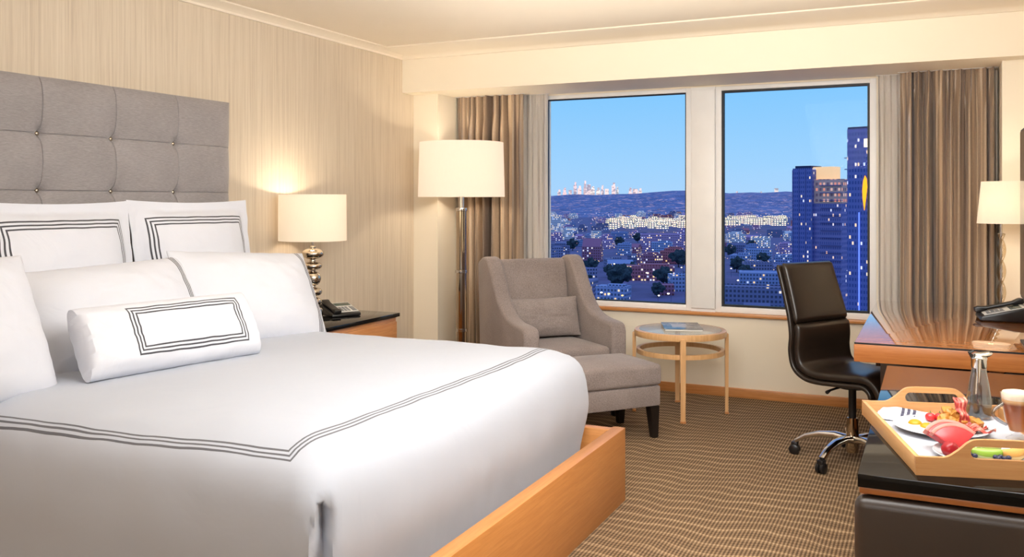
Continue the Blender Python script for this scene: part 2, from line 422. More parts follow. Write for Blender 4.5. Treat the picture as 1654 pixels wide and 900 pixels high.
# ------------------------------------------------------------------ headboard
hb = thing('headboard', 'tall grey upholstered headboard with button tufting on the wallpapered wall', 'headboard', (XL, 2.892, 0))
HY, HZ0, HZ1 = .9875, .30, 1.957
bys = [-.9875+.395*k for k in range(1, 5)]; bzs = [1.447-.255*2, 1.447-.255, 1.447, 1.702]
def hbdepth(y, z):
    ey = min(HY-abs(y), HZ1-z, z-HZ0)
    d = .100+.032*(1-math.exp(-max(ey, 0)/.035))
    sy = min(abs(y-b) for b in bys); sz = min(abs(z-b) for b in bzs)
    # puffed panels with seams and deep button pulls
    d += .006*(1-math.exp(-sy/.06))*(1-math.exp(-sz/.06))
    d -= .006*math.exp(-(sy/.0022)**2)+.006*math.exp(-(sz/.0022)**2)
    r = math.hypot(sy, sz)
    d -= .034*math.exp(-(r/.045))+.036*math.exp(-(r/.013))
    d += .0015*fbm(y*9, z*9)
    return d
m = MB()
def axis_samples(a, b, n, seams):
    P = {round(a+(b-a)*k/n, 5) for k in range(n+1)}
    for q in seams:
        P = {p for p in P if abs(p-q) > .019 or p in (round(a, 5), round(b, 5))}
        P |= {round(q+d, 5) for d in (0, .0008, .0015, .003, .0045, .006, .009, .0125, .0165, -.0008, -.0015, -.003, -.0045, -.006, -.009, -.0125, -.0165) if a < q+d < b}
    for d in (.003, .006, .01, .015): P |= {round(a+d, 5), round(b-d, 5)}
    return sorted(P)
ys_, zs_ = axis_samples(-HY, HY, 150, bys), axis_samples(HZ0, HZ1, 130, bzs)
m.grid(lambda u, v: (hbdepth(ys_[round(u*(len(ys_)-1))], zs_[round(v*(len(zs_)-1))]), ys_[round(u*(len(ys_)-1))], zs_[round(v*(len(zs_)-1))]), len(ys_), len(zs_))
m.box(.002, .005, -HY, HY, HZ0, HZ1)
for b_ in ((-HY, -HY+.012, HZ0, HZ1), (HY-.012, HY, HZ0, HZ1), (-HY, HY, HZ0, HZ0+.012), (-HY, HY, HZ1-.012, HZ1)): m.box(.004, .100, *b_)
m.build('upholstered_panel', 'headboard', hb, ang=60)
for by in bys:
    for bz in bzs:
        MB().lathe([(0, -.03), (.005, -.03), (.006, .0), (.0095, .002), (.0105, .005), (.007, .009), (0, .011)], 18).xf(Matrix.Translation((hbdepth(by, bz)+.034, by, bz)) @ Matrix.Rotation(PI/2, 4, 'Y')).build('tufting_button', 'darkchrome', hb)
# ------------------------------------------------------------------ bed
bed = thing('bed', 'king bed with a low golden maple frame and footboard', 'bed', (-2.5, 2.91, 0))
def rel(x, y=2.91): return x+2.5, y-2.91
FX = -1.296+2.5
MB().box(FX-.06, FX, -1.09, 1.09, .0, .341, .004).build('footboard', 'bedwood', bed)
MB().box(-1.06, FX-.062, 1.03, 1.09, .02, .335, .004).build('side_rail', 'bedwood_x', bed)
MB().box(-1.06, FX-.062, -.965, -.91, .02, .27, .004).build('side_rail', 'bedwood_x', bed)
MB().box(-1.04, FX-.20, -.90, .93, .12, .60, .06, 4).build('mattress', linen('mattress_ticking', (225, 222, 218)), bed)
# duvet: a domed rounded slab draped to the frame
BX0, BX1, BY0, BY1 = -3.56, -1.435, 1.885, 3.935
dcx, dcy = (BX0+BX1)/2, (BY0+BY1)/2
da, db = (BX1-BX0)/2, (BY1-BY0)/2
prof = [(.0, .0)]
def rrect(a, b, r, s):
    """perimeter point of a rounded rectangle, s in 0..1"""
    r = max(min(r, a, b), .0005)
    segs = [(2*(b-r)), PI*r/2, 2*(a-r), PI*r/2]*2
    tot = sum(segs); d = s*tot
    cs = [(a, -(b-r), 0, 1), (a-r, b-r, 0, None), (a-r, b, -1, 0), (-(a-r), b-r, PI/2, None), (-a, b-r, 0, -1), (-(a-r), -(b-r), PI, None), (-(a-r), -b, 1, 0), (a-r, -(b-r), -PI/2, None)]
    for k, L in enumerate(segs):
        if d <= L or k == 7:
            c = cs[k]
            if c[3] is None:
                an = c[2]+d/max(r, 1e-6); return c[0]+r*math.cos(an), c[1]+r*math.sin(an)
            return c[0]+c[2]*d, c[1]+c[3]*d
        d -= L
NS = 420
pr = [(.94, .735), (.80, .734), (.65, .733), (.5, .732), (.42, .7315), (.35, .731), (.29, .730), (.24, .728), (.20, .725), (.165, .720), (.135, .713), (.108, .704), (.084, .692), (.063, .683), (.045, .669), (.030, .651), (.018, .629), (.009, .602), (.003, .573), (.0, .535), (-.002, .50), (-.002, .465), (.001, .43), (.006, .395), (.013, .36), (.020, .32), (.026, .28), (.030, .24), (.034, .19), (.036, .15)]
bm = bmesh.new(); rings = []
for q, z in pr:
    ring = []
    for k in range(NS):
        a_, b_ = da-q, db-q
        x, y = rrect(a_, b_, max(.095-q*.35, .012), k/NS)
        # direction outwards
        nx, ny = x/da, y/db
        L = math.hypot(nx, ny) or 1
        low = smooth(.66, .45, z)
        # long soft hanging folds and small rumples
        wr = .008*fbm(x*3.1, y*3.1, 3.3)*(1-low)+.005*fbm(x*7, y*7, 1.3)*(1-low)
        hang = low*(.012*fbm(x*3.5, y*3.5, z*1.5+5)+.004*fbm(x*11, y*11, z*2))
        zz = z+wr
        px, py = x, y
        if abs(x)/da > abs(y)/db-.0: px += math.copysign(hang, x)
        if abs(y)/db >= abs(x)/da-.1: py += math.copysign(hang, y)
        # corner tucks
        for sx_, sy_ in ((1, -1), (1, 1)):
            cxn, cyn = sx_*da, sy_*db
            if abs(x-cxn) < .25 and abs(y-cyn) < .25:
                # perimeter distance from the corner: + on the foot side
                w_ = (abs(y-cyn)-abs(x-cxn))
                tk = smooth(.615, .56, z)
                wc_ = .026-.10*(.6-z)
                dep = .062*math.exp(-((w_-wc_)/(.005+.017*tk))**2)*tk
                rid = .026*math.exp(-((w_-wc_+.034)/.017)**2)*tk
                px -= sx_*(dep*.8-rid*.4); py -= sy_*(dep*.8-rid)
        ring.append(bm.verts.new((px, py, zz)))
    rings.append(ring)
for a, b in zip(rings, rings[1:]):
    for k in range(NS): bm.faces.new((a[k], b[k], b[(k+1) % NS], a[(k+1) % NS]))
bm.faces.new(rings[0])
m = MB(); m.add(bm)
# stitched border: rectangle x up to -1.65, y from 1.955 to 3.845 (open towards the pillows)
scx, scy = (-5.0-1.592)/2-dcx, (1.955+3.845)/2-dcy
dm = linen('white_duvet_cotton', (186, 191, 202), border=(scx, scy, (5.0-1.592)/2, .945, .0155, .0034), ink=(96, 96, 102), wrinkle=.22, wsc=4.5, shear=(-.030, -1.592-dcx), zmin=.60)
# stitching only on the top of the duvet
duv = m.build('duvet', dm, ang=75)
duv.location = (dcx, dcy, 0)
tag(duv, 'white cotton duvet with three-line grey stitched border spread over the bed', 'duvet')
# ------------------------------------------------------------------ pillows
def pillow(name, label, w, h, t_, mat, mtx, seed=0, flange=.0, pinch=.03, group=None, pw=2.6, boxy=0, sag=.0):
    n = 56; rnd = random.Random(seed); s0 = rnd.uniform(0, 50)
    def surf(sgn):
        def f(u, v):
            a, b = 2*u-1, 2*v-1
            X = a*w/2*(1-pinch*(1-abs(a)**2)*0-pinch*(1-b*b)*abs(a)**3*1.0)
            Y = b*h/2*(1-pinch*(1-a*a)*abs(b)**3*1.4)
            ia, ib = min(1, abs(a)/(1-2*flange/w)), min(1, abs(b)/(1-2*flange/h))
            ta = (1-ia**pw)**.62; tb = (1-ib**pw)**.62
            th = t_/2*ta*tb
            if boxy: th = t_/2*(1-ib**3.2)**.5*(1-boxy*ia**6)*(1-max(0, (ia-.97)/.03)**2*.25)
            th += (.010*fbm(a*2.2+s0, b*2.2, sgn)+.006*fbm(a*6+s0, b*6, sgn))*ta*tb
            edge = (.006*fbm(a*5+s0, b*5, 9))*(1-ta*tb)
            # belly: filling sinks to the bottom
            Y -= sag*math.cos(b*PI/2)*h*.1
            return (X, Y, sgn*max(th, .0025)+edge)
        return f
    m = MB(); m.grid(surf(1), n, n); m.grid(surf(-1), n, n)
    # close the rim
    bmesh.ops.remove_doubles(m.bm, verts=m.bm.verts[:], dist=.0002)
    be = [e for e in m.bm.edges if len(e.link_faces) == 1]
    if be: bmesh.ops.bridge_loops(m.bm, edges=be)
    o = m.build(name, mat, ang=42 if boxy else 75)
    o.matrix_world = mtx
    return tag(o, label, 'pillow', group)
def lean(cx, cy, cz, yaw=0, tilt=15, roll=0):
    """local x -> +Y, local y -> up leaning back, local z -> facing the foot (+X)"""
    B = Matrix(((0, 0, 1, 0), (1, 0, 0, 0), (0, 1, 0, 0), (0, 0, 0, 1)))
    return Matrix.Translation((cx, cy, cz)) @ Matrix.Rotation(rad(yaw), 4, 'Z') @ Matrix.Rotation(rad(-tilt), 4, 'Y') @ Matrix.Rotation(rad(roll), 4, 'X') @ B
PW = (217, 219, 227)
pillow('euro_pillow', 'large square white pillow with triple dark border, second from the lamp against the headboard', .80, .70, .20, linen('euro_cotton_left', PW, border=(.005, -.01, .315, .265, .017, .0036), wrinkle=.3), lean(-3.42, 2.68, 1.055, 2, 9), 1, .05)
pillow('euro_pillow', 'large square white pillow with triple dark border, nearest the bedside lamp against the headboard', .79, .70, .20, linen('euro_cotton_right', PW, border=(.005, -.01, .315, .265, .017, .0036), wrinkle=.3), lean(-3.42, 3.465, 1.06, -2, 9), 2, .05)
pillow('bed_pillow', 'plump white pillow with dark end trim, behind the oblong pillow, left of its twin', .84, .50, .24, linen('bed_cotton_mid', PW, bar=(.335, -.012, .0034), wrinkle=.3), lean(-3.145, 2.735, .905, -6, 28, 2), 3, .0, .02)
pillow('bed_pillow', 'plump white pillow with dark line trim, rightmost, in front of the bedside lamp', .83, .50, .24, linen('bed_cotton_right', PW, bar=(.345, -.012, .0034), wrinkle=.3), lean(-3.07, 3.475, .92, -8, 28, -4), 4, .0, .02)
pillow('bed_pillow', 'plump white pillow at the left edge, cut off by the frame', .80, .54, .24, linen('bed_cotton_near', PW, wrinkle=.3), lean(-2.98, 1.86, .945, 4, 22, 0), 5, .0, .02)
pillow('lumbar_pillow', 'small oblong white pillow with triple dark border lying foremost on the duvet', .77, .29, .17, linen('breakfast_cotton', PW, border=(.05, 0, .255, .098, .014, .0032), wrinkle=.3), lean(-2.80, 2.69, .862, -10, 30), 6, .0, .012, None, 2.6, .25)

# ------------------------------------------------------------------ bedside
ns = thing('nightstand', 'maple nightstand with black stone top between the bed and the floor lamp', 'nightstand', (-3.42, 4.52, 0))
# local: front at x=+.27 ; y -.45..+.45 ; top at z .67
MB().box(-.27, .27, -.45, .45, .645, .67, .004).build('stone_top', 'stone', ns)
MB().box(-.265, .245, -.44, .44, .06, .6445, .003).build('cabinet_body', 'maple', ns)
for z0, z1 in ((.44, .615), (.25, .425), (.08, .235)):
    d = MB().box(.2455, .262, -.425, .425, z0, z1, .003).build('drawer', 'maple', ns)
    MB().box(.2625, .266, -.375, .375, z0+.025, z1-.025, .001).build('drawer_panel', 'maple', d)
    MB().tube([(.266, -.05, (z0+z1)/2), (.285, -.05, (z0+z1)/2), (.285, .05, (z0+z1)/2), (.266, .05, (z0+z1)/2)], .004, 8).build('handle', 'chrome', d)
MB().box(-.24, .22, -.42, .42, .0, .0595).build('plinth', 'blackleg', ns)

def drum(r0, r1, z0, z1, t_=.004, seg=56):
    return MB().lathe([(r0, z0), (r0-.0, z0), (r1, z1), (r1-t_, z1), (r0-t_, z0), (r0, z0)], seg, cap=False)
lp = thing('table_lamp', 'bedside lamp with stacked silver bead base and ivory drum shade on the nightstand', 'lamp', (-3.47, 4.47, .671))
drum(.208, .206, .485, .770).build('lamp_shade', 'shade', lp)
MB().lathe([(0, 0), (.062, 0), (.062, .058), (.058, .064), (.0, .064)], 40).build('lamp_foot', 'mercury', lp)
zc = .076
MB().lathe([(.014, .060), (.014, .080)], 24).build('bead_spacer', 'mercury', lp)
for zc_, r, h in ((.108, .056, .058), (.168, .060, .058), (.250, .053, .094), (.328, .060, .054), (.404, .070, .070)):
    z0_ = zc_-h/2
    MB().lathe([(0.008, z0_)]+[(max(.008, r*math.sin(PI*k/14)**.85), z0_+h*(1-math.cos(PI*k/14))/2) for k in range(1, 14)]+[(.008, z0_+h)], 44).build('silver_bead', 'mercury', lp)
    MB().lathe([(.016, z0_+h-.008), (.019, z0_+h), (.019, z0_+h+.008), (.016, z0_+h+.014)], 24).build('bead_spacer', 'mercury', lp)
zc = .44
MB().lathe([(.007, zc), (.007, .60)], 16).build('stem', 'chrome', lp)
MB().lathe([(.02, .585), (.032, .64), (.030, .68), (.0, .70)], 20).build('bulb', glow('warm_bulb', (255, 240, 210), (255, 214, 150), 6), lp)
def spider(par, r, z, mat='chrome'):
    m = MB()
    for k in range(3):
        a = 2*PI*k/3+.3; m.tube([(0, 0, z), (r*math.cos(a), r*math.sin(a), z)], .002, 6)
    m.build('shade_fitter', mat, par)
spider(lp, .204, .60)

def phone(name, label, loc, rz, sc_=1.0):
    p = thing(name, label, 'telephone', loc, rz)
    # local: front at -y, slopes up to the back
    MB().prism([(-.105, 0), (.105, 0), (.105, .060), (.085, .068), (-.095, .022), (-.105, .014)], 0, -.095, .105, .006).build('phone_base', 'black', p)
    sl = math.atan2(.046, .18)
    T = Matrix.Translation((0, -.005, .0455)) @ Matrix.Rotation(sl, 4, 'X')
    MB().box(-.022, .098, -.085, .083, .0, .0035, .001).xf(T).build('label_plate', 'greyplate', p)
    for r in range(4):
        for c in range(3):
            b = MB().box(-.012+c*.022, .004+c*.022, -.070+r*.019, -.057+r*.019, .003, .0065, .001).xf(T).build('key', 'button', p)
    MB().box(.062, .092, -.072, .0, .003, .0055, .001).xf(T).build('speed_dial_panel', 'button', p)
    MB().box(-.014, .092, .024, .070, .003, .0055, .001).xf(T).build('display', 'screenlcd', p)
    m = MB().prism([(-.108, .004), (-.108, .026), (-.090, .030), (-.060, .022), (.055, .022), (.085, .030), (.102, .026), (.102, .004), (.060, -.001), (.050, .008), (-.055, .008), (-.068, -.001)], 0, -.082, -.034, .005)
    m.xf(T @ Matrix.Translation((0, 0, -.002))).build('handset', 'black', p)
    return p
phone('telephone', 'black desk phone beside the bead lamp on the nightstand', (-3.44, 4.70, .671), rad(62))

# ------------------------------------------------------------------ floor lamp
fl = thing('floor_lamp', 'tall floor lamp with smoked mirror column and wide ivory shade in the corner', 'floor lamp', (-3.165, 5.84, 0))
drum(.322, .312, 1.432, 1.835).build('lamp_shade', 'shadefl', fl)
MB().lathe([(0, .0), (.15, .0), (.15, .012), (.14, .020), (.05, .026), (.0, .026)], 48).build('lamp_foot', 'chrome', fl)
for z0, z1 in ((.026, .43), (.455, .865), (.890, 1.325)):
    MB().lathe([(.040, z0), (.040, z1)], 36).build('mirror_tube', 'darkchrome', fl)
for z in (.43, .865, 1.325):
    MB().lathe([(.041, z), (.045, z+.002), (.046, z+.0125), (.045, z+.023), (.041, z+.025)], 36).build('collar_ring', 'chrome', fl)
MB().lathe([(.020, 1.35), (.020, 1.48)], 24).build('stem', 'chrome', fl)
MB().lathe([(.02, 1.48), (.034, 1.55), (.032, 1.60), (.0, 1.63)], 20).build('bulb', glow('warm_bulb_floor', (255, 240, 210), (255, 214, 150), 6), fl)
spider(fl, .318, 1.475)

# ------------------------------------------------------------------ armchair and ottoman
AR = rad(50)
ac = thing('armchair', 'taupe tweed armchair with sloping arms in front of the left curtain', 'armchair', (-2.317, 5.521, 0), AR)
def curve(pts, n=6):
    """Catmull-Rom through 2-D points"""
    out = []
    P = [pts[0]]+list(pts)+[pts[-1]]
    for i in range(1, len(P)-2):
        for k in range(n):
            u = k/n; p0, p1, p2, p3 = P[i-1], P[i], P[i+1], P[i+2]
            out.append(tuple(.5*((2*p1[j])+(-p0[j]+p2[j])*u+(2*p0[j]-5*p1[j]+4*p2[j]-p3[j])*u*u+(-p0[j]+3*p1[j]-3*p2[j]+p3[j])*u**3) for j in range(2)))
    out.append(tuple(pts[-1])); return out
armtop = curve([(-.375, .555), (-.355, .600), (-.30, .615), (-.17, .628), (-.06, .665), (.03, .74), (.10, .84), (.16, .94), (.215, 1.005), (.28, 1.02), (.335, 1.005)])
armprof = [(-.375, .17)]+armtop+[(.385, .98), (.34, .17)]
for s in (-1, 1):
    MB().prism(armprof, 0, s*.26, s*.37, .022, 3).build('arm', 'armchair', ac, ang=50)
# back: leaning padded slab between the arms
def backpad(u, v):
    pass
MB().prism([(.13, .30), (.20, .62), (.255, .94), (.275, .985), (.31, 1.0), (.36, .985), (.372, .95), (.33, .18), (.13, .18)], 0, -.262, .262, .018, 3).build('backrest', 'armchair', ac, ang=50)
MB().box(-.262, .262, -.355, .25, .17, .335, .012).build('seat_rail', 'armchair', ac)
def cushion(x0, x1, y0, y1, z0, z1, r=.03, crown=.02):
    m = MB().box(x0, x1, y0, y1, z0, z1, r, 4)
    bmesh.ops.subdivide_edges(m.bm, edges=[e for e in m.bm.edges if e.calc_length() > .12], cuts=7, use_grid_fill=True)
    for v in m.bm.verts:
        u, w = 2*(v.co.x-x0)/(x1-x0)-1, 2*(v.co.y-y0)/(y1-y0)-1
        k = (1-u*u)*(1-w*w)
        if v.co.z > (z0+z1)/2: v.co.z += crown*k
    return m
cu = cushion(-.257, .257, -.365, .165, .337, .46, .03, .018).build('seat_cushion', 'armchair', ac, ang=60)
for x, y in ((-.31, -.32), (.31, -.32), (-.31, .28), (.31, .28)):
    MB().prism([(x-.018, 0), (x+.018, 0), (x+.026, .172), (x-.026, .172)], 1, y-.022, y+.022, .003).build('leg', 'blackleg', ac)
pm = Matrix.Translation((-2.317, 5.521, 0)) @ Matrix.Rotation(AR, 4, 'Z') @ Matrix.Translation((.0, .072, .612)) @ Matrix.Rotation(rad(76), 4, 'X')
lum = pillow('throw_pillow', 'taupe tweed oblong pillow propped against the armchair back', .515, .27, .15, 'lumbar', pm, 11, 0, .03)

ot = thing('ottoman', 'taupe tweed ottoman on dark tapered legs at the foot of the armchair', 'ottoman', (-1.803, 5.06, 0), AR)
cushion(-.30, .30, -.225, .225, .312, .437, .026, .02).build('cushion', 'armchair', ot, ang=60)
MB().box(-.292, .292, -.217, .217, .19, .311, .012).build('base', 'armchair', ot)
for sx_ in (-1, 1):
    for sy_ in (-1, 1):
        m = MB(); bm = bmesh.new(); bmesh.ops.create_cube(bm, size=1)
        for v in bm.verts:
            tp = v.co.z > 0; hw = .031 if tp else .019
            cx_ = sx_*(.255 if tp else .262); cy_ = sy_*(.182 if tp else .190)
            v.co = Vector((cx_+math.copysign(hw, v.co.x), cy_+math.copysign(hw, v.co.y), .191 if tp else 0))
        bmesh.ops.bevel(bm, geom=bm.edges[:], offset=.003, segments=2, affect='EDGES'); m.add(bm)
        m.build('leg', 'blackleg', ot)

# ------------------------------------------------------------------ round side table with magazine
st = thing('side_table', 'round light wood side table with glass top between armchair and desk chair', 'table', (-1.51, 5.825, 0))
R_ = .30
MB().lathe([(R_-.032, .512), (R_, .512), (R_+.003, .530), (R_, .549), (R_-.004, .552), (R_-.028, .552), (R_-.030, .545), (R_-.032, .512)], 72, cap=False).build('table_rim', 'tablewood', st)
MB().lathe([(0, .5455), (R_-.029, .5455), (R_-.029, .5535), (0, .5535)], 72).build('glass_top', 'tableglass', st)
MB().lathe([(R_-.035, .395), (R_-.013, .395), (R_-.012, .410), (R_-.013, .425), (R_-.035, .425), (R_-.035, .395)], 72, cap=False).build('stretcher_ring', 'tablewood', st)
for a in (-72, 18, 108, 198):
    A = rad(a); m = MB()
    bm = bmesh.new(); bmesh.ops.create_cube(bm, size=1)
    for v in bm.verts: v.co = Vector((v.co.x*(.020 if v.co.z < 0 else .024), v.co.y*(.030 if v.co.z < 0 else .036), .0 if v.co.z < 0 else .530))
    bmesh.ops.bevel(bm, geom=bm.edges[:], offset=.004, segments=2, affect='EDGES')
    m.add(bm, Matrix.Rotation(A, 4, 'Z') @ Matrix.Translation((R_+.002, 0, 0)))
    lg = m.build('leg', 'tablewood', st)
    MB().box(-.0125, .0125, -.018, .018, .0, .014, .002).xf(Matrix.Rotation(A, 4, 'Z') @ Matrix.Translation((R_+.002, 0, 0))).build('foot_cap', 'maple_z', lg)
def magmat():
    t = NT('magazine_cover'); o = t.obj()
    f = t.noise(o, 14, 4, .6, .5)
    t.p(Base_Color=t.ramp(f, [(.35, lin((30, 34, 44))), (.5, lin((70, 76, 86))), (.56, lin((150, 146, 142))), (.66, lin((44, 50, 66)))]), Roughness=.2); return t.m
mg = thing('magazine', 'dark glossy magazine with a pale cover picture on the round side table', 'magazine', (-1.51, 5.86, .5545), rad(20)); mg.scale = (1.2, 1.2, 1.3)
MB().box(-.10, .10, -.135, .135, .0, .010, .001).build('pages', plain('magazine_paper', (226, 222, 214), .7), mg)
MB().box(-.103, .103, -.138, .138, .0102, .0115).build('cover', magmat(), mg)
MB().box(-.055, .03, -.05, .06, .01155, .0118).build('cover_picture', plain('cover_photo', (216, 200, 186), .25, 0, .25), mg)

# ------------------------------------------------------------------ desk chair
oc = thing('office_chair', 'black leather swivel desk chair on a chrome five-star base by the desk', 'office chair', (-.385, 5.10, 0), rad(59))
path = curve([(-.275, .405), (-.262, .445), (-.215, .470), (-.10, .462), (.05, .452), (.135, .462), (.195, .505), (.216, .585), (.212, .67), (.226, .76), (.262, .88), (.318, 1.05)], 7)
def frame(i):
    a = path[max(i-1, 0)]; b = path[min(i+1, len(path)-1)]
    ty, tz = b[0]-a[0], b[1]-a[1]; L = math.hypot(ty, tz); ty /= L; tz /= L
    return (-tz, ty)      # normal towards the sitter (up / forward)
cum = [0]
for a, b in zip(path, path[1:]): cum.append(cum[-1]+math.dist(a, b))
def slab(i0, i1, off0, off1, half, rnd=.3, round_ends=True, crown=0, taper=0):
    """loft of rounded-rectangle sections along the chair profile, between two offsets from it"""
    bm = bmesh.new(); rings = []
    idx = list(range(i0, i1+1)); Ltot = cum[i1]-cum[i0]
    for i in idx:
        n_ = frame(i); s_ = cum[i]-cum[i0]
        e = min(s_, Ltot-s_)
        k = 1.0
        if round_ends: k = math.sqrt(max(0, 1-(1-min(1, e/.022))**2)); k = max(k, .12)
        mid = (off0+off1)/2; hh = (off1-off0)/2*k
        hw = (half-taper*smooth(.6, 1.05, path[i][1]))*(.972+.028*k)
        ring = []
        S = 28
        for q in range(S):
            an = 2*PI*q/S
            c_, s__ = math.cos(an), math.sin(an)
            x = hw*math.copysign(abs(c_)**rnd, c_); hz = hh*math.copysign(abs(s__)**(rnd*1.6), s__)
            if s__ > 0: hz += crown*k*(1-(x/hw)**2)
            ring.append(bm.verts.new((x, path[i][0]+n_[0]*(mid+hz), path[i][1]+n_[1]*(mid+hz))))
        rings.append(ring)
    for a, b in zip(rings, rings[1:]):
        for k in range(28): bm.faces.new((a[k], a[(k+1) % 28], b[(k+1) % 28], b[k]))
    bm.faces.new(rings[0]); bm.faces.new(rings[-1][::-1])
    m = MB(); m.add(bm); return m
N = len(path)-1
seam = min(range(N), key=lambda i: abs(path[i][1]-.735)+(0 if path[i][0] > .15 else 9))
slab(0, N, -.022, .006, .238, .22, True, 0, .018).build('shell', 'leather', oc, ang=60)
slab(1, seam, .0, .052, .226, .3, True, .006, .018).build('seat_pad', 'leather', oc, ang=60)
slab(seam, N, .0, .046, .226, .3, True, .008, .018).build('back_pad', 'leather', oc, ang=60)
MB().lathe([(.0, .40), (.075, .40), (.085, .428), (.0, .438)], 28).build('tilt_mechanism', 'black', oc)
MB().tube([(-.06, 0, .418), (-.2, -.01, .412), (-.235, -.015, .405)], [.006, .006, .010], 10).build('tilt_lever', 'black', oc)
MB().lathe([(.0, .20), (.020, .20), (.020, .41), (0, .41)], 24).build('gas_lift', 'black', oc)
MB().lathe([(.0, .055), (.030, .055), (.033, .09), (.033, .15), (.028, .24), (.0, .245)], 28).build('hub', 'darkchrome', oc)
for k in range(5):
    A = rad(245-59+72*k); m = MB()
    pts = [(.02, 0, .125), (.09, 0, .138), (.17, 0, .132), (.245, 0, .108), (.300, 0, .074)]
    bm = bmesh.new(); rings = []
    for i, (x, y, z) in enumerate(pts):
        hw = [.030, .026, .023, .020, .018][i]; hh = [.020, .018, .015, .013, .011][i]
        tx, tz = (pts[min(i+1, 4)][0]-pts[max(i-1, 0)][0], pts[min(i+1, 4)][2]-pts[max(i-1, 0)][2]); L = math.hypot(tx, tz); nx, nz = -tz/L, tx/L
        rings.append([bm.verts.new((x+nx*hh*math.copysign(abs(math.sin(q*PI/6))**.6, math.sin(q*PI/6)), hw*math.copysign(abs(math.cos(q*PI/6))**.6, math.cos(q*PI/6)), z+nz*hh*math.copysign(abs(math.sin(q*PI/6))**.6, math.sin(q*PI/6)))) for q in range(12)])
    for a, b in zip(rings, rings[1:]):
        for q in range(12): bm.faces.new((a[q], a[(q+1) % 12], b[(q+1) % 12], b[q]))
    bm.faces.new(rings[0]); bm.faces.new(rings[-1])
    RZ = Matrix.Rotation(A, 4, 'Z')
    m.add(bm, RZ); lg = m.build('base_arm', 'chrome', oc, ang=60)
    c = MB()
    for s in (-1, 1):
        c.lathe([(0, 0), (.022, .0), (.0275, .004), (.0275, .017), (.022, .021), (0, .021)], 24) if False else None
        b2 = MB().lathe([(0, 0), (.022, .0), (.0275, .004), (.0275, .018), (.022, .022), (0, .022)], 24)
        b2.xf(Matrix.Translation((.305, s*.013 - .011, .0275)) @ Matrix.Rotation(-PI/2, 4, 'X'))
        c.add(b2.bm)
    c.box(.286, .322, -.018, .018, .040, .070, .006)
    c.xf(RZ).build('caster', 'black', lg)

# ------------------------------------------------------------------ desk and what stands on it
dk = thing('desk', 'cherry wood desk with glossy top along the right wall by the window', 'desk', (0, 0, 0))
dpoly = [(-.32, 4.322), (.512, 4.322), (.512, 6.028), (.365, 6.028), (.365, 6.215), (-.32, 6.215)]
MB().prism(dpoly, 2, .672, .752, .003).build('desktop', 'deskwood', dk)
dpg = [(-.317, 4.325), (.510, 4.325), (.510, 6.026), (.363, 6.026), (.363, 6.213), (-.317, 6.213)]
t = NT('desk_glass'); o_ = t.map(t.obj(), (.8, 14, 14))
t.p(Base_Color=t.ramp(t.noise(o_, 5, 5), [(.3, lin((166, 100, 52))), (.7, lin((196, 128, 72)))]), Roughness=.05, Coat_Weight=1.0, Coat_Roughness=.02, Specular_IOR_Level=.8); MT['deskglass'] = t.m
MB().prism(dpg, 2, .7522, .760, .001).build('glass_top', 'deskglass', dk)
MB().box(-.3185, .5115, 4.3235, 4.3249, .7523, .7597).build('glass_edge', 'gasket', dk)
MB().box(-.215, .22, 4.46, 4.485, .50, .671, .002).build('apron', 'deskdark', dk)
MB().box(-.235, -.2155, 4.46, 6.10, .635, .671, .002).build('apron', 'deskdark', dk)
MB().box(-.27, .24, 6.10, 6.125, .58, .671, .002).build('apron', 'deskdark', dk)
MB().box(.225, .285, 4.42, 4.48, .0, .671, .003).build('leg', 'deskwood', dk)
MB().box(-.285, -.235, 6.13, 6.18, .0, .671, .003).build('leg', 'deskwood', dk)
pd = MB().box(.287, .500, 4.42, 5.9, .05, .671, .003).build('pedestal', 'deskdark', dk)
for z0, z1 in ((.46, .655), (.26, .45), (.07, .25)):
    dr = MB().box(.272, .2865, 4.50, 5.1, z0, z1, .002).build('drawer', 'deskwood', dk)
    MB().tube([(.272, 4.74, (z0+z1)/2), (.25, 4.74, (z0+z1)/2), (.25, 4.86, (z0+z1)/2), (.272, 4.86, (z0+z1)/2)], .004, 8).build('handle', 'chrome', dr)
MB().box(.30, .49, 4.44, 5.88, .0, .0495).build('plinth', 'blackleg', dk)

dl = thing('desk_lamp', 'slim desk lamp with twisted crystal stem and tapered ivory shade on the desk', 'lamp', (.360, 5.80, .7605))
drum(.126, .104, .512, .752).build('lamp_shade', 'shade', dl)
MB().lathe([(0, 0), (.065, 0), (.065, .010), (.055, .016), (.02, .024), (0, .024)], 36).build('lamp_foot', 'chrome', dl)
for ph in (0, PI):
    MB().tube([(.016*math.cos(ph+z*26), .016*math.sin(ph+z*26), z) for z in [.03+k*.008 for k in range(54)]], .009, 10).build('twisted_stem', 'crystal', dl)
MB().lathe([(.006, .024), (.006, .56)], 12).build('rod', 'chrome', dl)
MB().lathe([(.014, .54), (.024, .59), (.022, .63), (.0, .65)], 20).build('bulb', glow('warm_bulb_desk', (255, 240, 210), (255, 214, 150), 5), dl)
spider(dl, .115, .60)
phone('telephone', 'black desk phone in front of the slim lamp on the desk', (.350, 5.50, .7605), rad(-86)).scale = (1.18,)*3
tv = thing('television', 'black flat television on the right wall, a sliver at the frame edge', 'television', (.392, 4.42, .93))
MB().box(.003, .038, -.61, .61, .0, .82, .004).build('bezel', 'black', tv)
MB().box(.0, .0028, -.598, .598, .014, .808).build('screen', 'tvscreen', tv)
MB().box(.0, .075, -.03, .03, -.155, .05, .004).build('stand_neck', 'black', tv)
MB().box(-.03, .105, -.22, .22, -.1695, -.156, .004).build('stand_base', 'black', tv)

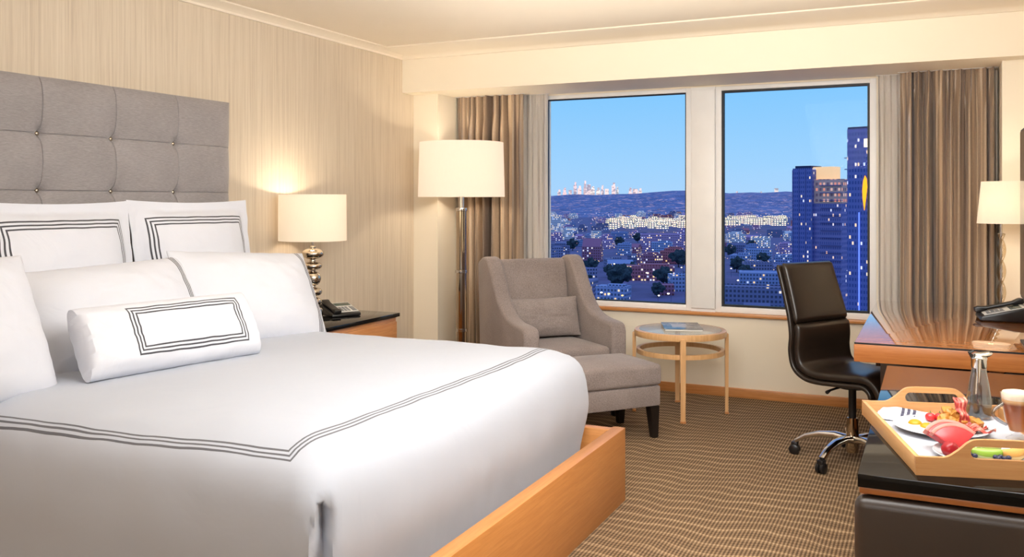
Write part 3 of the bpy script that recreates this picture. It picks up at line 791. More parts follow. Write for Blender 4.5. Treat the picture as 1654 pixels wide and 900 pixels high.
# ------------------------------------------------------------------ dresser with breakfast tray
ds = thing('dresser', 'low cabinet with black stone top and padded brown leather end, bottom right', 'cabinet', (0, 0, 0))
MB().box(-.168, .512, 2.381, 4.0, .686, .72, .003).build('stone_top', 'stone', ds)
MB().box(-.164, .512, 2.387, 3.99, .670, .6855, .002).build('wood_band', 'deskwood', ds)
MB().box(-.150, .512, 2.43, 3.98, .05, .6695, .004).build('cabinet_body', 'deskdark', ds)
MB().box(-.176, .505, 2.372, 2.4295, .03, .664, .028, 5).build('leather_panel', 'leather_brown', ds)
for y0, y1 in ((2.45, 3.2), (3.22, 3.96)):
    for z0, z1 in ((.37, .65), (.07, .355)):
        dr = MB().box(-.163, -.1505, y0, y1, z0, z1, .002).build('drawer', 'deskwood', ds)
        MB().tube([(-.163, (y0+y1)/2-.06, (z0+z1)/2), (-.180, (y0+y1)/2-.06, (z0+z1)/2), (-.180, (y0+y1)/2+.06, (z0+z1)/2), (-.163, (y0+y1)/2+.06, (z0+z1)/2)], .004, 8).build('handle', 'chrome', dr)
MB().box(-.14, .49, 2.45, 3.95, .0, .0495).build('plinth', 'blackleg', ds)

TR = rad(15); TL, TWd = .640, .41
T0 = Vector((-.036, 2.426, .7205))
ty = thing('serving_tray', 'bamboo breakfast tray with cut-out handles on the black cabinet', 'tray', T0, TR)
def tl(x, y, z=0):          # tray-local to world
    c, s = math.cos(TR), math.sin(TR)
    return (T0.x+x*c-y*s, T0.y+x*s+y*c, T0.z+z)
MB().box(.008, TWd-.008, .008, TL-.008, .004, .012).build('tray_base', 'traywood', ty)
for x in (0, TWd-.012):
    MB().box(x, x+.012, .0122, TL-.0122, .0, .045, .002).build('side_board', 'traywood', ty)
def endboard(y0):
    W = TWd; c = W/2
    top = curve([(.0, .046), (.05, .046), (.075, .049), (.10, .066), (.125, .088), (.15, .094), (c, .095)], 6)
    out = [(0, 0)]+top+[(W-x, z) for x, z in reversed(top[:-1])]+[(W, 0)]
    hole = []
    hw, hz, r = .078, .062, .0155
    for k in range(9): a = -PI/2+PI*k/8; hole.append((c+hw-r+r*math.cos(a), hz+r*math.sin(a)))
    for k in range(9): a = PI/2+PI*k/8; hole.append((c-hw+r+r*math.cos(a), hz+r*math.sin(a)))
    bm = bmesh.new()
    def loop(P, y): return [bm.verts.new((p[0], y, p[1])) for p in P]
    def edges(L): return [bm.edges.new((L[i], L[(i+1) % len(L)])) for i in range(len(L))]
    y1 = y0+.012
    Lo = [loop(out, y0), loop(out, y1)]; Lh = [loop(hole, y0), loop(hole, y1)]
    for k in (0, 1):
        e = edges(Lo[k])+edges(Lh[k])
        bmesh.ops.triangle_fill(bm, use_beauty=True, use_dissolve=False, edges=e)
    for L in (Lo, Lh):
        n = len(L[0])
        for i in range(n): bm.faces.new((L[0][i], L[0][(i+1) % n], L[1][(i+1) % n], L[1][i]))
    m = MB(); m.add(bm); return m
MT['traywood_x'] = wood('tray_bamboo_across', (188, 132, 80), (208, 158, 104), 0, .4)
for y in (0, TL-.012): endboard(y).build('handle_board', 'traywood_x', ty, ang=30)
# cloth napkin at the far left, liner under the plates
ln = MB()
ln.grid(lambda u, v: (.018+u*(TWd-.036), .02+v*(TL-.04), .0135+.0012*fbm(u*6, v*8)), 30, 40); ln.grid(lambda u, v: (.018+u*(TWd-.036), .02+v*(TL-.04), .0122+.0012*fbm(u*6, v*8)), 30, 40)
lo = ln.build('tray_liner', linen('tray_liner_cloth', (182, 186, 196), wrinkle=.2)); lo.location = T0; lo.rotation_euler = (0, 0, TR)
tag(lo, 'white cloth liner spread flat in the breakfast tray', 'cloth')
nm = linen('napkin_cotton', (192, 194, 206), bar=(-.012, -.016, .0045), ink=(46, 48, 78), wrinkle=.2, zmin=-1)
def napk(u, v, off):
    x, y = (u-.5)*.17, (v-.5)*.115
    fold = .010*math.exp(-((u-.30)/.14)**2)+.007*math.sin(u*11+v*2)*.5
    edge = min(u, 1-u, v, 1-v); rnd = smooth(0, .10, edge)
    return (x, y, .0+(.013*rnd+fold*rnd+.002*fbm(u*5, v*5))*off+.0005*off)
n_ = MB(); n_.grid(lambda u, v: napk(u, v, 1), 40, 30); n_.grid(lambda u, v: napk(u, v, 0), 40, 30)
no = n_.build('napkin', nm, ang=70); no.location = tl(.115, .555, .0158); no.rotation_euler = (0, 0, TR-.25)
tag(no, 'folded white napkin with navy stripes at the far corner of the tray', 'napkin')
# plates
def plate(name, label, x, y, r):
    m = MB().lathe([(0, .0), (r*.62, .0), (r*.66, .003), (r*.97, .013), (r, .0155), (r*.985, .0175), (r*.93, .0155), (r*.66, .0075), (r*.6, .006), (0, .006)], 64)
    o = m.build(name, 'crockery'); o.location = (x, y, T0.z+.0155); return tag(o, label, 'plate')
P1 = (.024, 2.855); P2 = (.114, 2.590)
plate('dinner_plate', 'round white plate with fried eggs, bacon and potatoes on the tray', P1[0], P1[1], .128)
plate('fruit_plate', 'round white plate of cut fruit at the near end of the tray', P2[0], P2[1], .113)
PZ = T0.z+.0155+.0065
# fried egg with two yolks
eg = thing('fried_eggs', 'two fried eggs with bright yolks on the left of the dinner plate', 'eggs', (P1[0]-.050, P1[1]-.004, PZ))
def eggw(u, v):
    a = 2*PI*u; r = v*(.055+.008*math.sin(3*a+1)+.005*math.sin(5*a))
    return (r*.95*math.cos(a), r*1.1*math.sin(a), .001+.006*(1-v**3))
MB().grid(eggw, 48, 10, wrapu=True).build('egg_white', plain('egg_white', (222, 217, 204), .25), eg, fix=1e-4)
yk = plain('egg_yolk', (232, 142, 10), .4)
for x, y in ((-.018, .016), (.014, -.014)):
    MB().lathe([(.019*math.cos(k*PI/16), .012*math.sin(k*PI/16)) for k in range(9)], 28, (x, y, .006)).build('yolk', yk, eg)
def blob(r, sq=(1, 1, 1), seed=0, amt=.25, fr=2.2, sub=3):
    bm = bmesh.new(); bmesh.ops.create_icosphere(bm, subdivisions=sub, radius=1)
    for v in bm.verts:
        k = 1+amt*fbm(v.co.x*fr+seed*7.3, v.co.y*fr+seed*3.1, v.co.z*fr)
        v.co = Vector((v.co.x*r*sq[0]*k, v.co.y*r*sq[1]*k, v.co.z*r*sq[2]*k))
    m = MB(); m.add(bm); return m
def rest(o, x, y, z, rz=0):   # set on a surface by its lowest point
    zmin = min(v.co.z for v in o.data.vertices); o.location = (x, y, z-zmin); o.rotation_euler = (0, 0, rz); return o
tomm = plain('tomato_skin', (206, 40, 46), .15, Coat_Weight=.5)
for x, y, L in ((-.028, .082, 'left of the two cherry tomatoes behind the fried eggs'), (-.003, .090, 'right of the two cherry tomatoes behind the fried eggs')):
    o = rest(blob(.0145, (1, 1, .92), 1, .05).build('cherry_tomato', tomm), P1[0]+x, P1[1]+y, PZ)
    tag(o, L, 'tomato', 'cherry tomatoes on the dinner plate')
    MB().lathe([(0, .0), (.004, .0005), (.001, .002), (.0008, .006), (0, .006)], 8, (0, 0, .0125)).build('stem_scar', plain('tomato_stem', (70, 98, 44), .6), o)
potm = plain('roast_potato', (206, 142, 58), .45, 0, .22)
PP = [(.010, .062, 0), (.030, .075, 0), (.052, .066, 0), (.034, .050, 0), (.058, .042, 0), (.020, .082, .018), (.042, .060, .020), (.078, .058, 0), (.092, .040, 0)]
for k, (x, y, dz) in enumerate(PP):
    o = rest(blob(.0165, (1.15, .95, .85), k+3, .55, 1.6).build('roast_potato', potm), P1[0]+x, P1[1]+y, PZ+dz, k*1.1)
    tag(o, 'golden roast potato chunk heaped at the back of the dinner plate', 'potato', 'roast potatoes on the dinner plate')
t = NT('bacon'); v_ = t.obj()
t.p(Base_Color=t.ramp(t.noise(t.map(v_, (12, 90, 20)), 2, 3), [(.35, lin((128, 32, 34))), (.52, lin((186, 70, 62))), (.66, lin((232, 168, 146)))]), Roughness=.3); MT['bacon'] = t.m
def bacon(L, x, y, z, rz, ry, seed):
    def f(u, v, o):
        X = (u-.5)*L; Y = (v-.5)*.030*(1+.2*math.sin(u*9+seed))
        return (X, Y, .006*math.sin(u*17+seed)+.004*math.sin(v*5+u*8)+o)
    m = MB(); m.grid(lambda u, v: f(u, v, .0), 44, 10); m.grid(lambda u, v: f(u, v, .0022), 44, 10)
    o = m.build('bacon_rasher', 'bacon', ang=80)
    o.rotation_euler = (0, ry, rz); o.location = (x, y, z); return o
tag(bacon(.11, P1[0]+.058, P1[1]+.035, PZ+.040, 1.9, -.95, 0), 'crisp bacon rasher standing upright against the potatoes', 'bacon')
tag(bacon(.12, P1[0]+.062, P1[1]+.002, PZ+.012, .25, .0, 2), 'crisp bacon rasher lying flat in front of the potatoes', 'bacon')
tag(bacon(.10, P1[0]+.088, P1[1]-.028, PZ+.012, -.15, .0, 4), 'crisp bacon rasher at the right rim of the dinner plate', 'bacon')
# fruit
def wedge(name, label, r, ang, thick, flesh, rind, loc, rot, rw=.12, cat='fruit'):
    """a slice: half-disc sector with a rind band"""
    o = thing(name, label, cat, loc)
    o.rotation_euler = rot
    def sect(r0, r1):
        n = 20; A0, A1 = PI/2-ang/2, PI/2+ang/2
        out = [(r1*math.cos(A0+(A1-A0)*k/n), r1*math.sin(A0+(A1-A0)*k/n)) for k in range(n+1)]
        inn = [(r0*math.cos(A1-(A1-A0)*k/n), r0*math.sin(A1-(A1-A0)*k/n)) for k in range(n+1)] if r0 > 0 else [(0, 0)]
        return out+inn
    MB().prism(sect(0, r*(1-rw)), 1, -thick/2, thick/2, .001).build('flesh', flesh, o)
    MB().prism(sect(r*(1-rw)+.0002, r), 1, -thick/2, thick/2, .001).build('rind', rind, o)
    return o
wf = plain('watermelon_flesh', (200, 72, 70), .25, 0, .1); wr = plain('watermelon_rind', (212, 128, 116), .4)
FZ = T0.z+.0155+.007
# slices stand tilted on the plate, rind up
wedge('watermelon_slice', 'pink watermelon wedge leaning at the back left of the fruit plate', .082, rad(100), .020, wf, wr, (P2[0]-.062, P2[1]+.046, FZ+.0), (rad(-42), 0, TR+.2))
wedge('watermelon_slice', 'red watermelon wedge leaning at the front left of the fruit plate', .078, rad(95), .020, plain('watermelon_flesh_front', (188, 44, 50), .25, 0, .1), wr, (P2[0]-.054, P2[1]+.008, FZ+.0), (rad(-36), 0, TR+.1))
o = rest(blob(.021, (1, 1, 1.0), 5, .12).build('strawberry', plain('strawberry_skin', (158, 18, 32), .3, 0, .1)), P2[0]-.072, P2[1]-.050, FZ)
tag(o, 'deep red strawberry at the front left of the fruit plate', 'strawberry')
def crescent(name, label, L, w, h, mat, rind, loc, rot):
    o = thing(name, label, 'melon', loc); o.rotation_euler = rot
    def body(sc0, sc1):
        def f(u, v):
            a = -1.1+2.2*u; tp = math.sqrt(max(0, 1-(2*u-1)**2*.985)); b = PI*2*v
            R0 = L/2
            cx_, cz_ = R0*math.sin(a), -R0*math.cos(a)*.45+R0*.45
            return (cx_, w/2*tp*math.cos(b)*sc0, cz_+h/2*tp*math.sin(b)*sc1+h*.4)
        return f
    MB().grid(body(1, 1), 28, 16, wrapv=True).build('flesh', mat, o, fix=1e-5)
    def skin(u, v):
        a = -1.05+2.1*u; tp = math.sqrt(max(0, 1-(2*u-1)**2*.97)); b = PI+PI*v; R0 = L/2
        return (R0*math.sin(a), w/2*tp*math.cos(b)*1.06, -R0*math.cos(a)*.45+R0*.45+h/2*tp*math.sin(b)*1.1+h*.4)
    MB().grid(skin, 28, 12).build('rind', rind, o)
    return o
hm = plain('honeydew_flesh', (146, 182, 66), .3, 0, .08); hr = plain('honeydew_rind', (206, 214, 150), .4)
cm = plain('cantaloupe_flesh', (226, 172, 92), .3, 0, .08); cr = plain('cantaloupe_rind', (222, 190, 128), .5)
crescent('honeydew_wedge', 'bright green honeydew wedge seen through the near tray handle', .085, .030, .034, hm, hr, (P2[0]+.012, P2[1]-.040, FZ+.001), (0, 0, TR-.1))
crescent('honeydew_wedge', 'pale green honeydew wedge at the back of the fruit plate', .080, .028, .028, plain('honeydew_pale', (176, 188, 108), .3), hr, (P2[0]+.022, P2[1]+.050, FZ+.001), (0, 0, TR+.3))
crescent('cantaloupe_wedge', 'orange cantaloupe wedge at the right of the fruit plate', .085, .030, .034, cm, cr, (P2[0]+.072, P2[1]-.012, FZ+.001), (0, 0, TR+.5))
bb = plain('blueberry_skin', (44, 46, 78), .45, 0, .1)
b0 = None
for k, (x, y, *up) in enumerate([(-.016, -.074, .0125), (.030, -.066, .0125), (.041, -.060, .0128), (.050, -.070, .0125), (.059, -.060, .0125), (.036, -.078, .0125), (-.027, -.066, .0125), (.032, -.060), (.044, -.052), (.052, -.064), (.062, -.054), (.040, -.072), (-.012, -.066), (-.024, -.058), (.010, .026), (.046, .024), (.072, .040), (-.030, -.072), (.020, -.078)]):
    o = rest(blob(.0068, (1, 1, .9), 2, .03, sub=2).build('blueberry', bb), P2[0]+x, P2[1]+y, FZ+(up[0] if up else 0))
    tag(o, 'small round dark blueberry scattered among the melon on the fruit plate', 'blueberry', 'blueberries on the fruit plate')
rb = rest(blob(.011, (1, 1, .9), 8, .25, 5).build('raspberry', plain('raspberry_skin', (190, 40, 58), .4, 0, .2)), P2[0]+.082, P2[1]+.075-.02, FZ+.006)
tag(rb, 'single red raspberry at the back rim of the fruit plate', 'raspberry')
# carafe
cf = thing('carafe', 'clear glass carafe with chrome pouring lid at the far end of the tray', 'carafe', (.131, 3.085, T0.z+.0155)).scale = (.97,)*3
cf = [o for o in COL.objects if o.name.startswith('carafe')][0]
MB().lathe([(0, .0), (.034, .0), (.0385, .006), (.0385, .02), (.036, .06), (.0285, .11), (.0215, .150), (.020, .172), (.0185, .172), (.020, .150), (.027, .11), (.0345, .06), (.037, .02), (.036, .008), (0, .006)], 48).build('glass_body', 'carafeglass', cf)
MB().lathe([(.0, .0072), (.0355, .009), (.0365, .02), (.0352, .05), (0, .05)], 40).build('water', glass_mat('still_water', (252, 254, 255), .8), cf)
ld = MB().lathe([(.0215, .158), (.0225, .160), (.0225, .182), (.024, .186), (.024, .190), (.018, .196), (.0, .198)], 40).build('chrome_lid', 'chrome', cf)
m = MB(); bm = bmesh.new(); bmesh.ops.create_uvsphere(bm, u_segments=28, v_segments=16, radius=1)
for v in bm.verts: v.co = Vector((.0 + v.co.x*.030+.012, v.co.y*.021, .198+v.co.z*.0095+max(0, v.co.x)*.006))
m.add(bm, Matrix.Rotation(rad(25), 4, 'Z')); m.build('pouring_spout', 'chrome', ld)
MB().tube([(-.020, -.009, .192), (-.027, -.012, .206), (-.016, -.007, .210)], [.005, .006, .004], 10).build('thumb_lever', 'black', ld)
MB().tube([(-.002, -.0228, .186), (-.003, -.026, .15), (-.003, -.030, .115)], [.008, .006, .003], 10).build('strap', 'chrome', ld)
# latte glass
lg_ = thing('latte_glass', 'handled glass of latte with white foam on the right of the tray', 'latte', (.2145, 2.845, T0.z+.0155)); lg_.scale = (1, 1, .93)
MB().lathe([(0, .0), (.026, .0), (.028, .003), (.016, .010), (.012, .014), (.020, .024), (.030, .060), (.039, .115), (.0415, .138), (.0400, .138), (.0375, .115), (.0285, .060), (.0185, .026), (.0, .020)], 48).build('glass_body', 'drinkglass', lg_)
t = NT('latte'); s_ = t.t.nodes.new('ShaderNodeSeparateXYZ'); t.set(s_.inputs[0], t.obj())
t.p(Base_Color=t.ramp(t.math('MULTIPLY', s_.outputs[2], 7.5), [(.15, lin((186, 122, 64))), (.45, lin((158, 86, 32))), (.80, lin((122, 58, 18))), (.88, lin((206, 164, 112)))]), Roughness=.4); MT['latte'] = t.m
MB().lathe([(0, .0215), (.018, .027), (.028, .060), (.0370, .115), (.0372, .121), (0, .121)], 48).build('coffee', 'latte', lg_)
MB().lathe([(0, .1212), (.0374, .1212), (.0392, .134), (.036, .143), (.02, .147), (0, .148)], 48).build('milk_foam', plain('milk_foam', (222, 208, 184), .7), lg_)
MB().tube([(-.036*math.cos(.35), -.036*math.sin(.35)-.0, .108)]+[(-(.034+.030*math.sin(PI*k/10))*.94, -(.034+.030*math.sin(PI*k/10))*.34, .108-.062*k/10) for k in range(1, 10)]+[(-.026, -.009, .044)], .0048, 12).build('handle', 'handleglass', lg_)

# ------------------------------------------------------------------ the city outside
GZ = -68
def winmat(name, wall, wall2, lit=.25, warm=((255, 206, 130), (255, 236, 196), (196, 214, 255)), strength=1.0, cell=(2.5, 3.0), dark=None):
    """facade with a grid of windows, some of them lit"""
    if dark is None: dark = tuple(v*.62 for v in wall)
    t = NT(name); p = t.obj(); geo = t.t.nodes.new('ShaderNodeNewGeometry')
    s = t.t.nodes.new('ShaderNodeSeparateXYZ'); t.set(s.inputs[0], geo.outputs['Position'])
    nsep = t.t.nodes.new('ShaderNodeSeparateXYZ'); t.set(nsep.inputs[0], geo.outputs['Normal'])
    horiz = t.math('SUBTRACT', t.math('MULTIPLY', s.outputs[0], t.math('MULTIPLY', nsep.outputs[1], -1.0)), t.math('MULTIPLY', s.outputs[1], t.math('MULTIPLY', nsep.outputs[0], -1.0)))
    u = t.math('DIVIDE', horiz, cell[0]); v = t.math('DIVIDE', s.outputs[2], cell[1])
    cu_, cv_ = t.math('FLOOR', u), t.math('FLOOR', v); fu, fv = t.math('FRACT', u), t.math('FRACT', v)
    win = t.math('MULTIPLY', t.math('MULTIPLY', t.math('GREATER_THAN', fu, .22), t.math('LESS_THAN', fu, .80)), t.math('MULTIPLY', t.math('GREATER_THAN', fv, .28), t.math('LESS_THAN', fv, .80)))
    side = t.math('LESS_THAN', t.math('ABSOLUTE', nsep.outputs[2]), .4)
    win = t.math('MULTIPLY', win, side)
    cb = t.t.nodes.new('ShaderNodeCombineXYZ'); t.set(cb.inputs[0], cu_); t.set(cb.inputs[1], cv_)
    oi = t.t.nodes.new('ShaderNodeObjectInfo'); t.set(cb.inputs[2], t.math('MULTIPLY', oi.outputs['Random'], 91.0))
    wn = t.t.nodes.new('ShaderNodeTexWhiteNoise'); wn.noise_dimensions = '3D'; t.set(wn.inputs['Vector'], cb.outputs[0])
    on = t.math('MULTIPLY', win, t.math('LESS_THAN', wn.outputs['Value'], lit))
    wc = t.ramp(t.math('DIVIDE', wn.outputs['Value'], max(lit, .01)), [(.0, lin(warm[0])), (.5, lin(warm[1])), (.85, lin(warm[2]))])
    base = t.mix(oi.outputs['Random'], lin(wall), lin(wall2))
    t.p(Base_Color=t.mix(win, base, lin(dark)), Roughness=.8, Emission_Color=wc, Emission_Strength=t.math('MULTIPLY', on, strength))
    return t.m
# ground, hills
t = NT('city_ground'); o = t.pos()
f = t.noise(o, .012, 5, .6); g = t.noise(o, .05, 3, .6)
t.p(Base_Color=t.ramp(f, [(.35, lin((104, 100, 140))), (.5, lin((120, 112, 156))), (.6, lin((96, 104, 142))), (.72, lin((146, 136, 176)))]), Roughness=.9)
MT['cityground'] = t.m
bm = bmesh.new()
for v in ((-9000, 40), (5000, 40), (5000, 9000), (-9000, 9000)): bm.verts.new((v[0], v[1], GZ))
bm.faces.new(bm.verts); m = MB(); m.add(bm)
struct(m.build('city_ground', 'cityground', smooth=False))
t = NT('wooded_hill'); o = t.pos()  # distance haze is put into the blue base colours
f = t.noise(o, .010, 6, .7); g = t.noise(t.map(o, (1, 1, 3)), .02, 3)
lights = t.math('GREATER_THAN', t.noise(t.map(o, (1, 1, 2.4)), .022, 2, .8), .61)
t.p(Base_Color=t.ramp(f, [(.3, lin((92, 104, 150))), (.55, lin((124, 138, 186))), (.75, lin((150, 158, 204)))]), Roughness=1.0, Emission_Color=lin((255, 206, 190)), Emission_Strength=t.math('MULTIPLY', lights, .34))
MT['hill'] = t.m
def ridge(d0, d1, pxa, pxb, hfun, seed):
    """a rounded hill running across the view: height given as image rows above/below eye level"""
    def f(u, v):
        px = pxa+(pxb-pxa)*u; d = d0+(d1-d0)*v
        x, y = ray(px, d)
        top = 1.4+hfun(px)*d1/1440
        z = GZ+(top-GZ)*math.sin(v*PI/2)**1.4 + 9*fbm(px*.02+seed, v*3, 0)*v*(1 if v < .95 else .5)
        return (x, y, z)
    m = MB(); m.grid(f, 160, 22); return m
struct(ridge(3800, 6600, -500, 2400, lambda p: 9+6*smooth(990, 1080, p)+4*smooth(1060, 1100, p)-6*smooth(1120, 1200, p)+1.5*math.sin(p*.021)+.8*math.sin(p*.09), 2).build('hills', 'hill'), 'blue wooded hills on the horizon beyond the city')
# building prototypes (each ONE mesh: stepped block with parapet and roof plant)
def block(kind):
    bm = bmesh.new(); bmesh.ops.create_cube(bm, size=1)
    for v in bm.verts: v.co.z += .5
    def topf(): return max(bm.faces, key=lambda f: f.calc_center_median().z)
    def step(inset, dz, skew=(0, 0)):
        f = topf(); bmesh.ops.inset_region(bm, faces=[f], thickness=inset, use_even_offset=True)
        f = topf() if False else max(bm.faces, key=lambda f: (round(f.calc_center_median().z, 4), f.calc_area()*-0+(-abs(f.calc_center_median().x)-abs(f.calc_center_median().y))))
        r = bmesh.ops.translate(bm, verts=f.verts[:], vec=(skew[0], skew[1], 0))
        r = bmesh.ops.extrude_face_region(bm, geom=[f]); vs = [g for g in r['geom'] if isinstance(g, bmesh.types.BMVert)]
        bmesh.ops.translate(bm, verts=vs, vec=(0, 0, dz)); bmesh.ops.delete(bm, geom=[f], context='FACES_ONLY')
    if kind == 0: step(.04, -.05); 
    elif kind == 1: step(.16, .18); step(.10, .10, (.08, 0))
    elif kind == 2: step(.22, .12, (.12, .05))
    elif kind == 3:                       # gabled house
        tf = topf(); bmesh.ops.inset_region(bm, faces=[tf], thickness=.02)
        tops = [v for v in bm.verts if v.co.z > .9]
        r = bmesh.ops.extrude_face_region(bm, geom=[topf()]) if False else None
        f = max((f for f in bm.faces if f.normal.z > .9), key=lambda f: -f.calc_center_median().length)
        r = bmesh.ops.extrude_face_region(bm, geom=[f]); vs = [g for g in r['geom'] if isinstance(g, bmesh.types.BMVert)]
        for v in vs: v.co.z += .5; v.co.y *= .04
        bmesh.ops.delete(bm, geom=[f], context='FACES_ONLY')
    elif kind == 4: step(.10, .30); step(.08, .25); step(.12, .08)
    m = MB(); m.add(bm); return m
BM_ = {
 'lilac': winmat('lilac_brick_facade', (186, 150, 200), (206, 166, 206), .26, strength=1.2),
 'pale': winmat('pale_stone_facade', (222, 220, 232), (244, 240, 244), .34, strength=1.2),
 'brick': winmat('red_brick_facade', (196, 112, 124), (172, 116, 150), .20, strength=1.2),
 'navy': winmat('dark_blue_facade', (120, 124, 166), (150, 148, 188), .08),
 'grey': winmat('slate_blue_facade', (140, 156, 206), (170, 184, 224), .12),
}
WORDS = {'lilac': 'lilac', 'pale': 'pale', 'brick': 'brick-red', 'navy': 'dark navy', 'grey': 'slate-blue'}
KIND = {0: 'flat-roofed', 1: 'stepped', 2: 'roof-plant topped', 3: 'gabled', 4: 'tiered'}
protos = {}
rc = random.Random(21)
spots = []
def place_building(kind, colr, x, y, w, dpt, h, rz, label=None, group=None, z=GZ):
    key = (kind, colr)
    lab = label or ('small %s %s building among the many in the dusk city outside' % (WORDS[colr], KIND[kind]))
    grp = group or (None if label else '%s %s buildings in the city' % (WORDS[colr], KIND[kind]))
    if key not in protos:
        o = block(kind).build('city_building', BM_[colr], smooth=False)
        protos[key] = o
    else:
        o = protos[key].copy(); COL.objects.link(o)
        for k in ('label', 'group', 'category'):
            if k in o: del o[k]
    o.location = (x, y, z-.5); o.scale = (w, dpt, h); o.rotation_euler = (0, 0, rz)
    tag(o, lab, 'building', grp); return o
# rows from far to near; px range a little wider than the two panes
def free(x, y, r):
    for a, b, c in spots:
        if math.hypot(a-x, b-y) < (c+r)*.84: return False
    spots.append((x, y, r)); return True
# reserve the two towers
TA = ray(1328, 560); TB = ray(1399, 430)
spots += [(TA[0], TA[1], 30), (TB[0], TB[1], 26)]
# floodlit rows: low blocks with the floodlight put in as emission
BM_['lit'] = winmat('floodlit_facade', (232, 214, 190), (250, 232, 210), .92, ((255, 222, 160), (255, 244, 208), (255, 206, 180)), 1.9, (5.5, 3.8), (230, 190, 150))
WORDS['lit'] = 'brightly floodlit'
# skyline on the hill, its warm low sunlight put in as emission
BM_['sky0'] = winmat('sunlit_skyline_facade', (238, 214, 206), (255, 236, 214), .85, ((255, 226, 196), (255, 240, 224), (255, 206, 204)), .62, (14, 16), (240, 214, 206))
t = NT('sunlit_skyline_glow'); oi_ = t.t.nodes.new('ShaderNodeObjectInfo'); f = t.noise(t.map(t.pos(), (.5, .5, 1)), .045, 2, .7)
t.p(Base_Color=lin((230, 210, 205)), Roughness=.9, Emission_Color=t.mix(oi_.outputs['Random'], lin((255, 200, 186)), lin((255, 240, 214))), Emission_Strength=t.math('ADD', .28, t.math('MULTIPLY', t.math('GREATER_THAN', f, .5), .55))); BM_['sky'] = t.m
WORDS['sky'] = 'sunlit skyline'
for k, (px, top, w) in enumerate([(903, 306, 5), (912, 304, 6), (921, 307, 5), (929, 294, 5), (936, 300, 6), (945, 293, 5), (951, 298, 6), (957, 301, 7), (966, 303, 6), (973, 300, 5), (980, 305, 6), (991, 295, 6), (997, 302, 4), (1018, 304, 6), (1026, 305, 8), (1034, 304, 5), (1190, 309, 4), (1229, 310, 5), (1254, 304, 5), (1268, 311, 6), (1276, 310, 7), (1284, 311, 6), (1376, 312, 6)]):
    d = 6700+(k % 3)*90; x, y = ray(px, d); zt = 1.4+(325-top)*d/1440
    place_building([2, 1, 0, 2][k % 4], 'sky', x, y, w*d/1440*.98, 26, (zt-GZ)/(1.25 if k % 4 == 1 else 1.0 if k % 4 == 2 else 1.12), .42, 'far pale horizon tower with its sunlight put in as glow', 'sunlit skyline on the horizon')
# apartment tower A and glass tower B
def tower(name, label, xy, rz, w, dp, ztop, wall, litcol, balc, crown):
    o = thing(name, label, 'tower', (xy[0], xy[1], GZ), rz); H = ztop-GZ
    MB().box(-w/2, w/2, -dp/2, dp/2, 0, H).build('tower_body', wall, o, smooth=False)
    return o, H
MT['glassA'] = winmat('blue_tower_facade', (116, 122, 186), (116, 122, 186), .10, ((255, 206, 130), (255, 236, 196), (216, 224, 255)), 1.2, (1.4, 2.9), (78, 92, 156))
MT['glassA2'] = winmat('mauve_tower_facade', (150, 140, 194), (150, 140, 194), .07, ((255, 190, 120), (255, 226, 190), (216, 224, 255)), 1.1, (1.4, 2.9), (104, 106, 168))
MT['slab'] = plain('balcony_slab', (112, 118, 176), .8)
MT['copper'] = winmat('copper_upper_floors', (250, 190, 170), (250, 190, 170), .6, ((255, 150, 110), (255, 186, 150), (255, 210, 190)), .6, (2.4, 3.4), (190, 130, 130))
MT['crown'] = glow('lit_penthouse', (220, 186, 150), (255, 206, 140), .75)
MT['steel'] = plain('dark_steel', (36, 44, 90), .6)
za = lambda py, d: 1.4+(325-py)*d/1440
a1 = thing('apartment_tower', 'dark blue apartment tower with copper-lit upper floors, right window', 'tower', (TA[0], TA[1], GZ), rad(-20))
HA = za(272, 560)-GZ
MB().box(-15.2, -2, -9, 9, 0, HA).build('left_block', 'glassA', a1, smooth=False)
MB().box(-2, 15.5, -6.5, 9, 0, HA-8).build('right_block', 'glassA2', a1, smooth=False)
MB().box(-2, 15.7, -6.8, 9.2, HA-22, HA-7).build('upper_floors', 'copper', a1, smooth=False)
MB().box(-6, 9, -4, 6, HA-6.9, HA+.8).build('penthouse', 'crown', a1, smooth=False)
for k in range(16):
    MB().box(2, 16.6, -8.6, -6.5, 10+k*4.6, 10.35+k*4.6).build('balcony', 'slab', a1, smooth=False)
for x in (-15.2, -11, -6.6, -2.2):
    MB().box(x-.2, x+.2, -9.4, -9, 0, HA-1).build('facade_fin', 'slab', a1, smooth=False)
MB().box(-14.5, -4, -7, 7, HA, HA+1.6).build('roof_plant', 'steel', a1, smooth=False)
b1 = thing('glass_tower', 'taller slim dark glass tower at the right edge of the right window', 'tower', (TB[0], TB[1], GZ), rad(-20))
HB = za(209, 430)-GZ
MB().box(-6.2, 10, -7, 9, 0, HB).build('tower_body', 'glassA', b1, smooth=False)
MB().box(-6.0, 9.8, -6.8, 8.8, HB, HB+.9).build('parapet', 'steel', b1, smooth=False)
for k in range(12):
    MB().box(-7.6, -6.2, -7.2, -2, HB-14-k*5.5, HB-13.6-k*5.5).build('balcony', 'slab', b1, smooth=False)
MB().box(-.5, -.1, -7.4, -7.0, 14, HB-40).build('light_strip', glow('blue_light_strip', (120, 150, 255), (110, 140, 255), 1.3), b1, smooth=False)
MB().prism([(1.5, HB-33), (2.3, HB-39), (3.1, HB-33), (3.7, HB-28), (3.4, HB-24), (2.6, HB-22.5), (1.8, HB-25), (1.4, HB-29)], 1, -7.5, -7.05).build('illuminated_art_panel', glow('amber_panel', (255, 170, 30), (255, 160, 20), 1.6), b1, smooth=False)
MB().box(2.2, 4.6, -7.5, -7.05, HB-9, HB-5).build('lit_sky_lounge', glow('sky_lounge', (255, 230, 190), (255, 226, 180), 1.5), b1, smooth=False)
